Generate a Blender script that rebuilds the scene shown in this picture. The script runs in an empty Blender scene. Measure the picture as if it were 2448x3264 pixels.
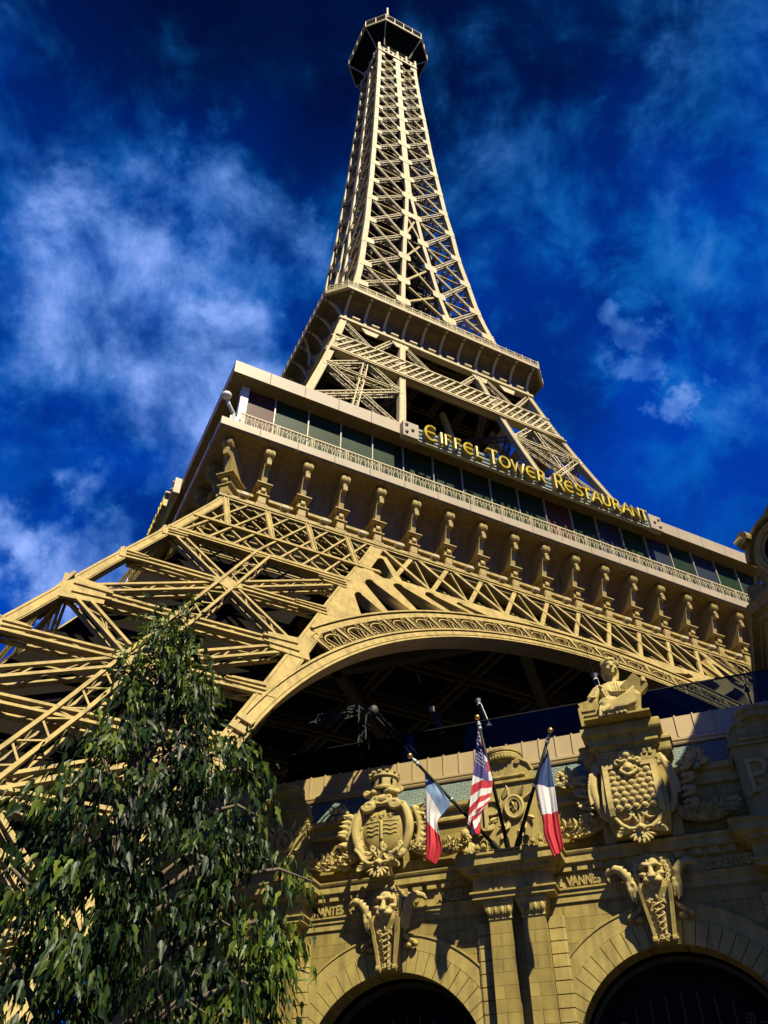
import bpy, math, random
from math import sin, cos, pi, radians as R, sqrt
from mathutils import Vector as V, Matrix, noise
random.seed(7)
SC = bpy.context.scene
COL = SC.collection
# ------------------------------------------------------------------ camera
cd = bpy.data.cameras.new("camera"); cam = bpy.data.objects.new("camera", cd); COL.objects.link(cam)
cam.location = (0, 0, 1.6); cam.rotation_euler = (R(90 + 42.75), 0, 0)
cd.sensor_fit = 'VERTICAL'; cd.sensor_height = 36; cd.lens = 2663 / 3264 * 36
cd.clip_start = 0.1; cd.clip_end = 6000
SC.camera = cam
# ------------------------------------------------------------------ light
SUN_AZ, SUN_EL = 157.0, 50.0          # clockwise from +Y
sl = bpy.data.lights.new("sun", 'SUN'); sl.energy = 5.0; sl.angle = R(0.5); sl.color = (1.0, 0.91, 0.67)
so = bpy.data.objects.new("sun", sl); COL.objects.link(so)
sd = V((sin(R(SUN_AZ)) * cos(R(SUN_EL)), cos(R(SUN_AZ)) * cos(R(SUN_EL)), sin(R(SUN_EL))))
so.rotation_euler = sd.to_track_quat('Z', 'Y').to_euler()
so.location = sd * 200
SC.view_settings.view_transform = 'Standard'; SC.view_settings.look = 'None'
SC.view_settings.exposure = 1.12; SC.view_settings.gamma = 1.0; SC.view_settings.use_curve_mapping = False
# ------------------------------------------------------------------ sky
world = bpy.data.worlds.new("World"); SC.world = world; world.use_nodes = True
nt = world.node_tree; nt.nodes.clear()
def N(t, tree=None, **kw):
    n = (tree or nt).nodes.new(t)
    for k, v in kw.items(): setattr(n, k, v)
    return n
def LK(a, b, tree=None): (tree or nt).links.new(a, b)
def mathn(op, a, b=None, c=None, clamp=False, tree=None):
    n = N('ShaderNodeMath', tree, operation=op); n.use_clamp = clamp
    for i, x in enumerate((a, b, c)):
        if x is None: continue
        if isinstance(x, (int, float)): n.inputs[i].default_value = x
        else: LK(x, n.inputs[i], tree)
    return n.outputs[0]
sky = N('ShaderNodeTexSky', sky_type='NISHITA'); sky.sun_disc = False
sky.sun_elevation = R(SUN_EL); sky.sun_rotation = R(SUN_AZ); sky.air_density = 1.0; sky.dust_density = 0.3; sky.ozone_density = 3.0
hs = N('ShaderNodeMix', data_type='RGBA', blend_type='MULTIPLY'); hs.inputs[0].default_value = 1
LK(sky.outputs[0], hs.inputs[6]); hs.inputs[7].default_value = SKYTINT = (0.004, 0.20, 0.95, 1)
tc = N('ShaderNodeTexCoord'); gen = tc.outputs['Generated']
sep = N('ShaderNodeSeparateXYZ'); LK(gen, sep.inputs[0])
# cloud pattern lives on the directions of the sky itself
def noisetex(scale, detail, rough, rot=(0, 0, 0), stretch=(1, 1, 1), dist=0.0):
    mp = N('ShaderNodeMapping'); mp.inputs['Rotation'].default_value = rot; mp.inputs['Scale'].default_value = stretch
    LK(gen, mp.inputs[0])
    n = N('ShaderNodeTexNoise'); n.inputs['Scale'].default_value = scale; n.inputs['Detail'].default_value = detail
    n.inputs['Roughness'].default_value = rough; n.inputs['Distortion'].default_value = dist
    LK(mp.outputs[0], n.inputs['Vector']); return n.outputs['Fac']
n1 = noisetex(10.0, 12, 0.62, (0.3, 0.5, 0.2), (1.0, 1.0, 1.0), 0.25)
n2 = noisetex(4.2, 6, 0.5, (0.8, 0.2, 0.6), (1.0, 1.0, 1.0), 0.2)
n3 = noisetex(6.0, 9, 0.60, (0.15, 0.75, 0.25), (1.7, 0.9, 0.8), 0.4)
# torn edges: the cloud patches are looked up through a turbulent offset
wn = N('ShaderNodeTexNoise'); wn.inputs['Scale'].default_value = 5.5; wn.inputs['Detail'].default_value = 7; wn.inputs['Roughness'].default_value = 0.62; LK(gen, wn.inputs['Vector'])
ws = N('ShaderNodeVectorMath', operation='SUBTRACT'); LK(wn.outputs['Color'], ws.inputs[0]); ws.inputs[1].default_value = (0.5, 0.5, 0.5)
wm = N('ShaderNodeVectorMath', operation='SCALE'); LK(ws.outputs[0], wm.inputs[0]); wm.inputs['Scale'].default_value = 0.34
wa = N('ShaderNodeVectorMath', operation='ADD'); LK(gen, wa.inputs[0]); LK(wm.outputs[0], wa.inputs[1])
wnn = N('ShaderNodeVectorMath', operation='NORMALIZE'); LK(wa.outputs[0], wnn.inputs[0]); warped = wnn.outputs[0]
def blob(az, el, rad, soft):
    d = (sin(R(az)) * cos(R(el)), cos(R(az)) * cos(R(el)), sin(R(el)))
    vm = N('ShaderNodeVectorMath', operation='DOT_PRODUCT'); LK(warped, vm.inputs[0]); vm.inputs[1].default_value = d
    mr = N('ShaderNodeMapRange', interpolation_type='SMOOTHSTEP'); LK(vm.outputs['Value'], mr.inputs[0])
    mr.inputs[1].default_value = cos(R(rad + soft)); mr.inputs[2].default_value = cos(R(max(rad - soft, 0.1)))
    return mr.outputs[0]
BLOBS = [(-31, 54, 4.5, 6, .86), (-23, 50.5, 4.5, 6, .92), (-37, 57, 3.5, 6, .56), (-23, 62, 1.8, 4, .62), (-19.5, 60.5, 1.4, 3, .6), (-20, 46.5, 3.2, 4.5, .84), (-29, 47, 3, 5, .66), (-27, 38, 3, 3.4, .92), (-22, 38.2, 2.2, 3, .60), (-34, 36.5, 3, 4, .40), (-26, 58, 3.5, 6, .56), (-41, 62, 5, 7, .36),
         (27.6, 52.4, 1.0, 1.8, .80), (26.2, 49.8, .8, 1.6, .66), (28.4, 46.6, .9, 1.5, .80), (33, 53, 4, 7, .42), (46, 64, 6, 8, .46), (22, 64, 6, 8, .38), (34.5, 45.5, 4, 6, .46), (13, 61, 3, 6, .30), (-44, 67, 6, 8, .30), (39, 50, 4, 6, .42), (-10, 66, 5, 7, .24), (24, 57, 3, 5, .36), (-15, 56, 3, 6, .34)]
mask = None
for (a, e, r_, s_, amp) in BLOBS:
    m_ = mathn('MULTIPLY', blob(a, e, r_, s_), amp)
    mask = m_ if mask is None else mathn('MAXIMUM', mask, m_)
nn = mathn('ADD', mathn('MULTIPLY', n1, 1.30), mathn('ADD', mathn('MULTIPLY', n2, 0.40), mathn('MULTIPLY', n3, 0.90)))
dd = mathn('ADD', mathn('MULTIPLY', mask, 0.92), mathn('SUBTRACT', nn, 1.30 + 0.43))
cl = N('ShaderNodeMapRange', interpolation_type='SMOOTHSTEP'); cl.inputs[1].default_value = -0.22; cl.inputs[2].default_value = 0.92
LK(dd, cl.inputs[0])
cov = mathn('MULTIPLY', cl.outputs[0], mathn('MINIMUM', mathn('MULTIPLY', mask, 3.0), 1.0), clamp=True)
# uneven clear air: deeper blue high up and in patches
veil = N('ShaderNodeMapRange', interpolation_type='SMOOTHSTEP'); veil.inputs[1].default_value = 0.36; veil.inputs[2].default_value = 0.62
veil.inputs[3].default_value = 0.72; veil.inputs[4].default_value = 1.25; LK(n2, veil.inputs[0])
hi = N('ShaderNodeMapRange', interpolation_type='SMOOTHSTEP'); hi.inputs[1].default_value = sin(R(54)); hi.inputs[2].default_value = sin(R(73)); hi.inputs[3].default_value = 1.0; hi.inputs[4].default_value = 0.16; LK(sep.outputs[2], hi.inputs[0])
vh = mathn('MULTIPLY', veil.outputs[0], hi.outputs[0])
skyc = N('ShaderNodeMix', data_type='RGBA', blend_type='MULTIPLY'); skyc.inputs[0].default_value = 1
LK(hs.outputs[2], skyc.inputs[6]); LK(vh, skyc.inputs[7])
thick = mathn('MINIMUM', mathn('MULTIPLY', mathn('POWER', cov, 1.4), 1.15), 1.0)
ccol = N('ShaderNodeMix', data_type='RGBA'); LK(thick, ccol.inputs[0]); ccol.inputs[6].default_value = (0.04, 1.35, 4.7, 1); ccol.inputs[7].default_value = (2.5, 3.6, 7.6, 1)
thn = N('ShaderNodeMapRange', interpolation_type='SMOOTHSTEP'); thn.inputs[1].default_value = 0.40; thn.inputs[2].default_value = 0.66; thn.inputs[4].default_value = 0.50; LK(n1, thn.inputs[0])
thm = mathn('MULTIPLY', thn.outputs[0], mathn('MULTIPLY', hi.outputs[0], mathn('MAXIMUM', blob(34, 54, 14, 12), mathn('MULTIPLY', blob(-18, 54, 12, 10), 0.8))))
thin = N('ShaderNodeMix', data_type='RGBA'); LK(thm, thin.inputs[0]); LK(skyc.outputs[2], thin.inputs[6]); thin.inputs[7].default_value = (0.03, 1.45, 4.6, 1)
mix = N('ShaderNodeMix', data_type='RGBA'); LK(mathn('MINIMUM', mathn('MULTIPLY', cov, 1.25), 1.0), mix.inputs[0]); LK(thin.outputs[2], mix.inputs[6]); LK(ccol.outputs[2], mix.inputs[7])
bg = N('ShaderNodeBackground'); bg.inputs[1].default_value = 0.065
LK(mix.outputs[2], bg.inputs[0]); wo = N('ShaderNodeOutputWorld'); LK(bg.outputs[0], wo.inputs[0])

# ------------------------------------------------------------------ materials
def mat(name, col, rough=0.6, metal=0.0, var=0.12, vscale=1.5, spec=0.3, bump=0.0, bscale=30, extra=None):
    m = bpy.data.materials.new(name); m.use_nodes = True; t = m.node_tree; b = t.nodes['Principled BSDF']
    b.inputs['Roughness'].default_value = rough; b.inputs['Metallic'].default_value = metal
    b.inputs['Specular IOR Level'].default_value = spec
    co = N('ShaderNodeTexCoord', t)
    no = N('ShaderNodeTexNoise', t); no.inputs['Scale'].default_value = vscale; no.inputs['Detail'].default_value = 8; no.inputs['Roughness'].default_value = 0.65
    LK(co.outputs['Object'], no.inputs['Vector'], t)
    mr = N('ShaderNodeMapRange', t); mr.inputs[1].default_value = 0.3; mr.inputs[2].default_value = 0.7
    mr.inputs[3].default_value = 1 - var; mr.inputs[4].default_value = 1 + var; LK(no.outputs['Fac'], mr.inputs[0], t)
    mx = N('ShaderNodeMix', t, data_type='RGBA', blend_type='MULTIPLY'); mx.inputs[0].default_value = 1
    mx.inputs[6].default_value = (*col, 1); LK(mr.outputs[0], mx.inputs[7], t)
    out = mx.outputs[2]
    if extra: out = extra(t, co, out, b)
    LK(out, b.inputs['Base Color'], t)
    if bump:
        nb = N('ShaderNodeTexNoise', t); nb.inputs['Scale'].default_value = bscale; nb.inputs['Detail'].default_value = 5
        LK(co.outputs['Object'], nb.inputs['Vector'], t)
        bp = N('ShaderNodeBump', t); bp.inputs['Strength'].default_value = bump; bp.inputs['Distance'].default_value = 0.02
        LK(nb.outputs['Fac'], bp.inputs['Height'], t); LK(bp.outputs[0], b.inputs['Normal'], t)
    return m
def wear(t, co, out, b):
    # rusty scuffs and drip stains on old paint
    mp = N('ShaderNodeMapping', t); mp.inputs['Scale'].default_value = (3.0, 3.0, 0.55); LK(co.outputs['Object'], mp.inputs[0], t)
    no = N('ShaderNodeTexNoise', t); no.inputs['Scale'].default_value = 2.6; no.inputs['Detail'].default_value = 12; no.inputs['Roughness'].default_value = 0.75
    LK(mp.outputs[0], no.inputs['Vector'], t)
    mr = N('ShaderNodeMapRange', t); mr.inputs[1].default_value = 0.56; mr.inputs[2].default_value = 0.70; LK(no.outputs['Fac'], mr.inputs[0], t)
    f = mathn('MULTIPLY', mr.outputs[0], 0.62, tree=t)
    mx = N('ShaderNodeMix', t, data_type='RGBA'); LK(f, mx.inputs[0], t); LK(out, mx.inputs[6], t); mx.inputs[7].default_value = (0.15, 0.085, 0.03, 1)
    return mx.outputs[2]
def bricks(bw, bh, mortar, mcol, use='xz', c2=None, off=0.5):
    def f(t, co, out, b):
        s = N('ShaderNodeSeparateXYZ', t); LK(co.outputs['Object'], s.inputs[0], t)
        c = N('ShaderNodeCombineXYZ', t)
        LK(s.outputs[0], c.inputs[0], t); LK(s.outputs[2], c.inputs[1], t)
        br = N('ShaderNodeTexBrick', t); br.offset = off
        br.inputs['Scale'].default_value = 1.0; br.inputs['Brick Width'].default_value = bw; br.inputs['Row Height'].default_value = bh
        br.inputs['Mortar Size'].default_value = mortar; br.inputs['Mortar Smooth'].default_value = 0.3; br.inputs['Bias'].default_value = 0.0
        br.inputs['Color1'].default_value = (1, 1, 1, 1); br.inputs['Color2'].default_value = (0.80, 0.80, 0.80, 1); br.inputs['Mortar'].default_value = (*mcol, 1)
        LK(c.outputs[0], br.inputs['Vector'], t)
        mx = N('ShaderNodeMix', t, data_type='RGBA', blend_type='MULTIPLY'); mx.inputs[0].default_value = 1
        LK(out, mx.inputs[6], t); LK(br.outputs['Color'], mx.inputs[7], t)
        bp = N('ShaderNodeBump', t); bp.inputs['Strength'].default_value = 0.6; bp.inputs['Distance'].default_value = 0.015; bp.invert = True
        LK(br.outputs['Fac'], bp.inputs['Height'], t); LK(bp.outputs[0], b.inputs['Normal'], t)
        return mx.outputs[2]
    return f
def streaks(t, co, out, b):
    mp = N('ShaderNodeMapping', t); mp.inputs['Scale'].default_value = (2.2, 2.2, 0.25); LK(co.outputs['Object'], mp.inputs[0], t)
    no = N('ShaderNodeTexNoise', t); no.inputs['Scale'].default_value = 2.0; no.inputs['Detail'].default_value = 8
    LK(mp.outputs[0], no.inputs['Vector'], t)
    mr = N('ShaderNodeMapRange', t); mr.inputs[1].default_value = 0.42; mr.inputs[2].default_value = 0.72; mr.inputs[3].default_value = 1.05; mr.inputs[4].default_value = 0.66; LK(no.outputs['Fac'], mr.inputs[0], t)
    mx = N('ShaderNodeMix', t, data_type='RGBA', blend_type='MULTIPLY'); mx.inputs[0].default_value = 1
    LK(out, mx.inputs[6], t); LK(mr.outputs[0], mx.inputs[7], t); return mx.outputs[2]
def both(f, g): return lambda t, co, out, b: g(t, co, f(t, co, out, b), b)
M = {}
M['paint'] = mat('tower_paint', (0.272, 0.197, 0.060), 0.6, var=0.18, vscale=0.9, extra=both(streaks, wear), bump=0.2, bscale=18)
M['paint2'] = mat('upper_paint', (0.350, 0.285, 0.155), 0.55, var=0.16, vscale=0.8, extra=wear)
M['paint_dim'] = mat('shaded_tower_paint', (0.075, 0.052, 0.026), 0.6, var=0.2, vscale=0.8)  # darker copy of the tower paint, interior shade put into the colour
M['dark'] = mat('shade_black', (0.008, 0.0065, 0.005), 0.9, var=0.2, spec=0.02)  # near black, shade put into the colour of inner boxes and undersides
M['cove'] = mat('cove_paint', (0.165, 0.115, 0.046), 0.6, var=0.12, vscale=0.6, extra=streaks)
M['cove2'] = mat('shaded_balcony_paint', (0.125, 0.088, 0.042), 0.7, var=0.15, vscale=0.6, extra=streaks)  # darkened cove paint, shade under the deck put into the colour
M['fascia'] = mat('fascia_panel', (0.275, 0.220, 0.145), 0.5, metal=0.0, var=0.14, vscale=0.5, spec=0.3)
M['green'] = mat('green_glass', (0.010, 0.024, 0.008), 0.45, var=0.35, vscale=0.5, spec=0.12)
M['maroon'] = mat('maroon_glass', (0.055, 0.021, 0.015), 0.45, var=0.2, vscale=0.4, spec=0.12)
M['bluegl'] = mat('blue_grey_glass', (0.016, 0.021, 0.028), 0.4, var=0.3, vscale=0.4, spec=0.2)
M['mull'] = mat('mullion_metal', (0.30, 0.27, 0.20), 0.4, metal=0.2)
M['stone'] = mat('cast_stone', (0.275, 0.208, 0.058), 0.85, var=0.20, vscale=2.2, bump=0.35, bscale=45, extra=streaks)
M['ashlar'] = mat('ashlar_stone', (0.240, 0.178, 0.044), 0.85, var=0.22, vscale=1.6, extra=both(streaks, bricks(0.92, 0.335, 0.009, (0.45, 0.40, 0.34))))
M['carve'] = mat('carved_stone', (0.345, 0.266, 0.092), 0.8, var=0.18, vscale=5.0, bump=0.4, bscale=60)
M['slate'] = mat('teal_slate', (0.125, 0.165, 0.130), 0.7, var=0.16, vscale=3.0, extra=bricks(0.27, 0.105, 0.010, (0.22, 0.22, 0.22)))
M['capm'] = mat('roof_metal', (0.335, 0.248, 0.112), 0.42, metal=0.1, var=0.07, vscale=1.0, spec=0.5)
M['black'] = mat('black_metal', (0.006, 0.006, 0.006), 0.5, var=0.1, spec=0.15)
M['blackw'] = mat('dark_window', (0.004, 0.004, 0.004), 0.6, var=0.3, spec=0.04)
M['grille'] = mat('grille_bronze', (0.06, 0.045, 0.025), 0.5, metal=0.4)
M['gold'] = mat('gilded_ball', (0.72, 0.43, 0.10), 0.28, metal=0.9)
M['steel'] = mat('grey_steel', (0.30, 0.30, 0.29), 0.5, metal=0.4)
M['rig'] = mat('rig_aluminium', (0.045, 0.045, 0.045), 0.6, metal=0.2)
M['white'] = mat('white_plastic', (0.48, 0.46, 0.40), 0.5)
M['asphalt'] = mat('asphalt', (0.03, 0.029, 0.027), 0.9, var=0.2, bump=0.3)
M['paving'] = mat('paving', (0.05, 0.045, 0.036), 0.9, var=0.15)
M['bark'] = mat('bark', (0.10, 0.075, 0.05), 0.9, var=0.3, vscale=6, bump=0.6, bscale=20)
M['neon'] = mat('sign_yellow', (0.60, 0.46, 0.03), 0.4, var=0.05)
M['signbox'] = mat('sign_return', (0.26, 0.19, 0.06), 0.5, var=0.08)
M['signboard'] = mat('sign_board', (0.32, 0.32, 0.26), 0.5, var=0.08)
M['signstripe'] = mat('sign_stripe', (0.10, 0.14, 0.14), 0.5, var=0.08)
M['tealbox'] = mat('planter_teal', (0.10, 0.15, 0.15), 0.5)
def glass_mat():
    m = bpy.data.materials.new('balustrade_glass'); m.use_nodes = True; t = m.node_tree; t.nodes.clear()
    tr = N('ShaderNodeBsdfTransparent', t); tr.inputs[0].default_value = (0.42, 0.47, 0.52, 1)
    gl = N('ShaderNodeBsdfGlossy', t); gl.inputs['Roughness'].default_value = 0.03; gl.inputs[0].default_value = (0.16, 0.15, 0.14, 1)
    fr = N('ShaderNodeFresnel', t); fr.inputs[0].default_value = 1.5
    f = mathn('ADD', fr.outputs[0], 0.03, tree=t)
    mx = N('ShaderNodeMixShader', t); LK(f, mx.inputs[0], t); LK(tr.outputs[0], mx.inputs[1], t); LK(gl.outputs[0], mx.inputs[2], t)
    o = N('ShaderNodeOutputMaterial', t); LK(mx.outputs[0], o.inputs[0], t); return m
M['glass'] = glass_mat()
def tower_glass():
    def f(t, co, out, b):
        s = N('ShaderNodeSeparateXYZ', t); LK(co.outputs['Object'], s.inputs[0], t)
        c = N('ShaderNodeCombineXYZ', t); LK(mathn('ADD', s.outputs[0], s.outputs[1], tree=t), c.inputs[0], t); LK(s.outputs[2], c.inputs[1], t)
        br = N('ShaderNodeTexBrick', t); br.offset = 0.0; br.inputs['Scale'].default_value = 1; br.inputs['Brick Width'].default_value = 2.4; br.inputs['Row Height'].default_value = 3.2
        br.inputs['Mortar Size'].default_value = 0.09; br.inputs['Color1'].default_value = (1, 1, 1, 1); br.inputs['Color2'].default_value = (0.55, 0.6, 0.65, 1); br.inputs['Mortar'].default_value = (0.15, 0.15, 0.15, 1)
        LK(c.outputs[0], br.inputs['Vector'], t)
        mx = N('ShaderNodeMix', t, data_type='RGBA', blend_type='MULTIPLY'); mx.inputs[0].default_value = 1
        LK(out, mx.inputs[6], t); LK(br.outputs['Color'], mx.inputs[7], t); return mx.outputs[2]
    return mat('hotel_glass', (0.10, 0.20, 0.20), 0.15, var=0.2, vscale=0.05, spec=0.7, extra=f)
M['hotel'] = tower_glass()
def leaf_mat():
    m = bpy.data.materials.new('leaf'); m.use_nodes = True; t = m.node_tree; b = t.nodes['Principled BSDF']
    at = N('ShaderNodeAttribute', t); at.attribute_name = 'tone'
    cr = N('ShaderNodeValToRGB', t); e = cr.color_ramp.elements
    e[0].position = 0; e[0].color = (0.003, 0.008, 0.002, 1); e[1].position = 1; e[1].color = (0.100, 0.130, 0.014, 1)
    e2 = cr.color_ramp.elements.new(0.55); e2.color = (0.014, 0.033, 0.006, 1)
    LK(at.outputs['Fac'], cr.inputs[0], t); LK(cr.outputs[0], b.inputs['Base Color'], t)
    b.inputs['Roughness'].default_value = 0.42; b.inputs['Specular IOR Level'].default_value = 0.17
    tl = N('ShaderNodeBsdfTranslucent', t); LK(cr.outputs[0], tl.inputs[0], t)
    mx = N('ShaderNodeMixShader', t); mx.inputs[0].default_value = 0.22
    o = t.nodes['Material Output']; LK(b.outputs[0], mx.inputs[1], t); LK(tl.outputs[0], mx.inputs[2], t); LK(mx.outputs[0], o.inputs[0], t)
    return m
M['leaf'] = leaf_mat()

# ------------------------------------------------------------------ mesh helpers
class MB:
    def __init__(s): s.v = []; s.f = []; s.mi = []; s.cur = 0
    def add(s, vs, fs):
        o = len(s.v); s.v.extend([tuple(p) for p in vs]); s.f.extend([tuple(i + o for i in f) for f in fs]); s.mi.extend([s.cur] * len(fs))
    def hexa(s, p): s.add(p, [(0, 3, 2, 1), (4, 5, 6, 7), (0, 1, 5, 4), (1, 2, 6, 5), (2, 3, 7, 6), (3, 0, 4, 7)])
    def box(s, x0, x1, y0, y1, z0, z1):
        s.hexa([(x0, y0, z0), (x1, y0, z0), (x1, y1, z0), (x0, y1, z0), (x0, y0, z1), (x1, y0, z1), (x1, y1, z1), (x0, y1, z1)])
    def beam(s, p, q, w, d, up=V((0, -1, 0)), off=0.0):
        # bar from p to q; w across (in the face plane), d deep along -up, outer skin at off along up
        p = V(p); q = V(q); t = (q - p)
        if t.length < 1e-6: return
        t.normalize(); a = t.cross(up)
        if a.length < 1e-5: a = t.orthogonal()
        a.normalize(); u = a.cross(t).normalized(); a = a * (w / 2); o1 = u * off; o0 = u * (off - d)
        s.hexa([p - a + o0, p + a + o0, q + a + o0, q - a + o0, p - a + o1, p + a + o1, q + a + o1, q - a + o1])
    def loft(s, rings, cap=True, closed=True):
        n = len(rings[0]); o = len(s.v); fs = []
        for r in rings: s.v.extend([tuple(p) for p in r])
        for i in range(len(rings) - 1):
            for j in range(n if closed else n - 1):
                k = (j + 1) % n; fs.append((o + i * n + j, o + i * n + k, o + (i + 1) * n + k, o + (i + 1) * n + j))
        if cap and closed:
            fs.append(tuple(o + j for j in range(n))[::-1]); fs.append(tuple(o + (len(rings) - 1) * n + j for j in range(n)))
        s.f.extend(fs); s.mi.extend([s.cur] * len(fs))
    def tube(s, pts, r, n=8):
        pts = [V(p) for p in pts]; rs = r if isinstance(r, (list, tuple)) else [r] * len(pts)
        rings = []; prev = None
        for i, p in enumerate(pts):
            t = (pts[min(i + 1, len(pts) - 1)] - pts[max(i - 1, 0)])
            if t.length < 1e-7: t = V((0, 0, 1))
            t.normalize()
            a = (t.orthogonal() if prev is None else prev - t * prev.dot(t)); a.normalize(); prev = a; b = t.cross(a)
            rings.append([p + (a * cos(2 * pi * j / n) + b * sin(2 * pi * j / n)) * rs[i] for j in range(n)])
        s.loft(rings)
    def lathe(s, prof, c=(0, 0, 0), n=20, a0=0, a1=2 * pi, axis='z'):
        c = V(c); rings = []
        full = abs(a1 - a0 - 2 * pi) < 1e-6
        m = n if full else n + 1
        for (r, z) in prof:
            ring = []
            for j in range(m):
                a = a0 + (a1 - a0) * j / n
                p = V((r * cos(a), r * sin(a), z))
                if axis == 'y': p = V((p.x, -p.z, p.y))
                ring.append(c + p)
            rings.append(ring)
        s.loft(rings, cap=full, closed=full)
    def ball(s, c, r, nu=14, nv=9, rot=None):
        c = V(c); r = (r, r, r) if isinstance(r, (int, float)) else r
        rings = []
        for i in range(nv + 1):
            ph = pi * i / nv; ring = []
            for j in range(nu):
                a = 2 * pi * j / nu; p = V((r[0] * sin(ph) * cos(a), r[1] * sin(ph) * sin(a), -r[2] * cos(ph)))
                if rot: p = rot @ p
                ring.append(c + p)
            rings.append(ring)
        s.loft(rings, cap=False)
    def prism(s, poly, fn, t0, t1):
        n = len(poly); s.add([fn(a, b, t0) for a, b in poly] + [fn(a, b, t1) for a, b in poly],
            [tuple(range(n))[::-1], tuple(range(n, 2 * n))] + [(i, (i + 1) % n, n + (i + 1) % n, n + i) for i in range(n)])
    def profile(s, prof, x0, x1):
        # moulding: (y, z) outline swept along x
        s.prism(prof, lambda a, b, t: V((t, a, b)), x0, x1)
    def truss(s, p, q, nrm, w, d, c=0.09, lc=0.05, pitch=None, full=False):
        # box lattice beam: outer face at p..q, depth d behind it
        p = V(p); q = V(q); n = V(nrm).normalized(); t = (q - p); L = t.length; t.normalize(); a = t.cross(n).normalized(); n = a.cross(t).normalized()
        cor = [(-1, 0), (1, 0), (1, 1), (-1, 1)]
        P = lambda u, side, dep: p + t * u + a * (side * w / 2) - n * (dep * d)
        for sd_, dp in cor: s.beam(P(0, sd_ * (1 - c / w), dp), P(L, sd_ * (1 - c / w), dp), c, c, n, c / 2)
        k = max(2, int(round(L / (pitch or w * 1.15))))
        for i in range(k):
            u0 = L * i / k; u1 = L * (i + 1) / k; z = 1 if i % 2 else -1
            s.beam(P(u0, z * .9, 0), P(u1, -z * .9, 0), lc, 0.03, n, -0.01)
            s.beam(P(u0, -1, .05 if z > 0 else .95), P(u1, -1, .95 if z > 0 else .05), lc, 0.03, a)
            s.beam(P(u0, 1, .05 if z > 0 else .95), P(u1, 1, .95 if z > 0 else .05), lc, 0.03, a)
            if full: s.beam(P(u0, -z * .9, 1), P(u1, z * .9, 1), lc, 0.03, n, -0.01)
    def mesh(s, name):
        me = bpy.data.meshes.new(name); me.from_pydata(s.v, [], s.f); me.update(); return me
    def build(s, name, m, parent=None, smooth=False, loc=None):
        me = s.mesh(name)
        ms = m if isinstance(m, (list, tuple)) else [m]
        for x in ms: me.materials.append(x)
        if len(ms) > 1: me.polygons.foreach_set('material_index', s.mi)
        if smooth: me.polygons.foreach_set('use_smooth', [True] * len(me.polygons))
        o = bpy.data.objects.new(name, me); COL.objects.link(o)
        if parent: o.parent = parent
        if loc: o.location = loc
        return o
def tag(o, label=None, cat=None, group=None, kind=None):
    if label: o['label'] = label
    if cat: o['category'] = cat
    if group: o['group'] = group
    if kind: o['kind'] = kind
    return o
def empty(name, loc=(0, 0, 0), rz=0.0, parent=None):
    o = bpy.data.objects.new(name, None); COL.objects.link(o); o.location = loc; o.rotation_euler = (0, 0, rz); o.empty_display_size = 0.3
    if parent: o.parent = parent
    return o
def copy1(o, parent, rz=None, loc=None):
    c = o.copy(); COL.objects.link(c); c.parent = parent
    if rz is not None: c.rotation_euler = (0, 0, rz)
    if loc is not None: c.location = loc
    return c
def evaluated(o, name):
    dg = bpy.context.evaluated_depsgraph_get(); dg.update()
    me = bpy.data.meshes.new_from_object(o.evaluated_get(dg)); me.name = name; return me
def plate(name, outer, holes, thick, m, parent, fn=None):
    # flat plate with real openings (2D outlines in x, z), thickness along y
    cu = bpy.data.curves.new(name, 'CURVE'); cu.dimensions = '2D'; cu.fill_mode = 'BOTH'; cu.extrude = thick / 2
    for poly in [outer] + holes:
        sp = cu.splines.new('POLY'); sp.points.add(len(poly) - 1); sp.use_cyclic_u = True
        for i, (a, b) in enumerate(poly): sp.points[i].co = (a, b, 0, 1)
    o = bpy.data.objects.new(name, cu); COL.objects.link(o)
    me = evaluated(o, name); bpy.data.objects.remove(o); bpy.data.curves.remove(cu)
    for v_ in me.vertices:
        x, z, y = v_.co
        v_.co = fn(x, z, y) if fn else (x, -y, z)
    me.materials.clear(); me.materials.append(m)
    ob = bpy.data.objects.new(name, me); COL.objects.link(ob); ob.parent = parent; return ob
def sculpt(name, mb, m, parent=None, voxel=0.03, smooth=6, loc=None, noise_amp=0.0):
    # fuse overlapping forms into one carved surface
    me = mb.mesh(name); o = bpy.data.objects.new(name, me); COL.objects.link(o)
    rm = o.modifiers.new('r', 'REMESH'); rm.mode = 'VOXEL'; rm.voxel_size = voxel
    if smooth:
        sm = o.modifiers.new('s', 'SMOOTH'); sm.factor = 0.5; sm.iterations = smooth
    me2 = evaluated(o, name); bpy.data.objects.remove(o)
    if noise_amp:
        for v_ in me2.vertices: v_.co += v_.normal * noise_amp * noise.noise(v_.co * 9.0)
    me2.materials.clear(); me2.materials.append(m); me2.polygons.foreach_set('use_smooth', [True] * len(me2.polygons))
    ob = bpy.data.objects.new(name, me2); COL.objects.link(ob)
    if parent: ob.parent = parent
    if loc: ob.location = loc
    return ob
def textmesh(name, s, size, depth, m, parent, loc, rot=(R(90), 0, 0), bevel=0.0, bold=0.0, align='LEFT'):
    cu = bpy.data.curves.new(name, 'FONT'); cu.body = s; cu.size = size; cu.extrude = depth; cu.offset = bold; cu.align_x = align; cu.resolution_u = 3
    o = bpy.data.objects.new(name, cu); COL.objects.link(o); me = evaluated(o, name); bpy.data.objects.remove(o)
    me.materials.clear(); me.materials.append(m)
    ob = bpy.data.objects.new(name, me); COL.objects.link(ob); ob.parent = parent; ob.location = loc; ob.rotation_euler = rot; return ob
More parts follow.
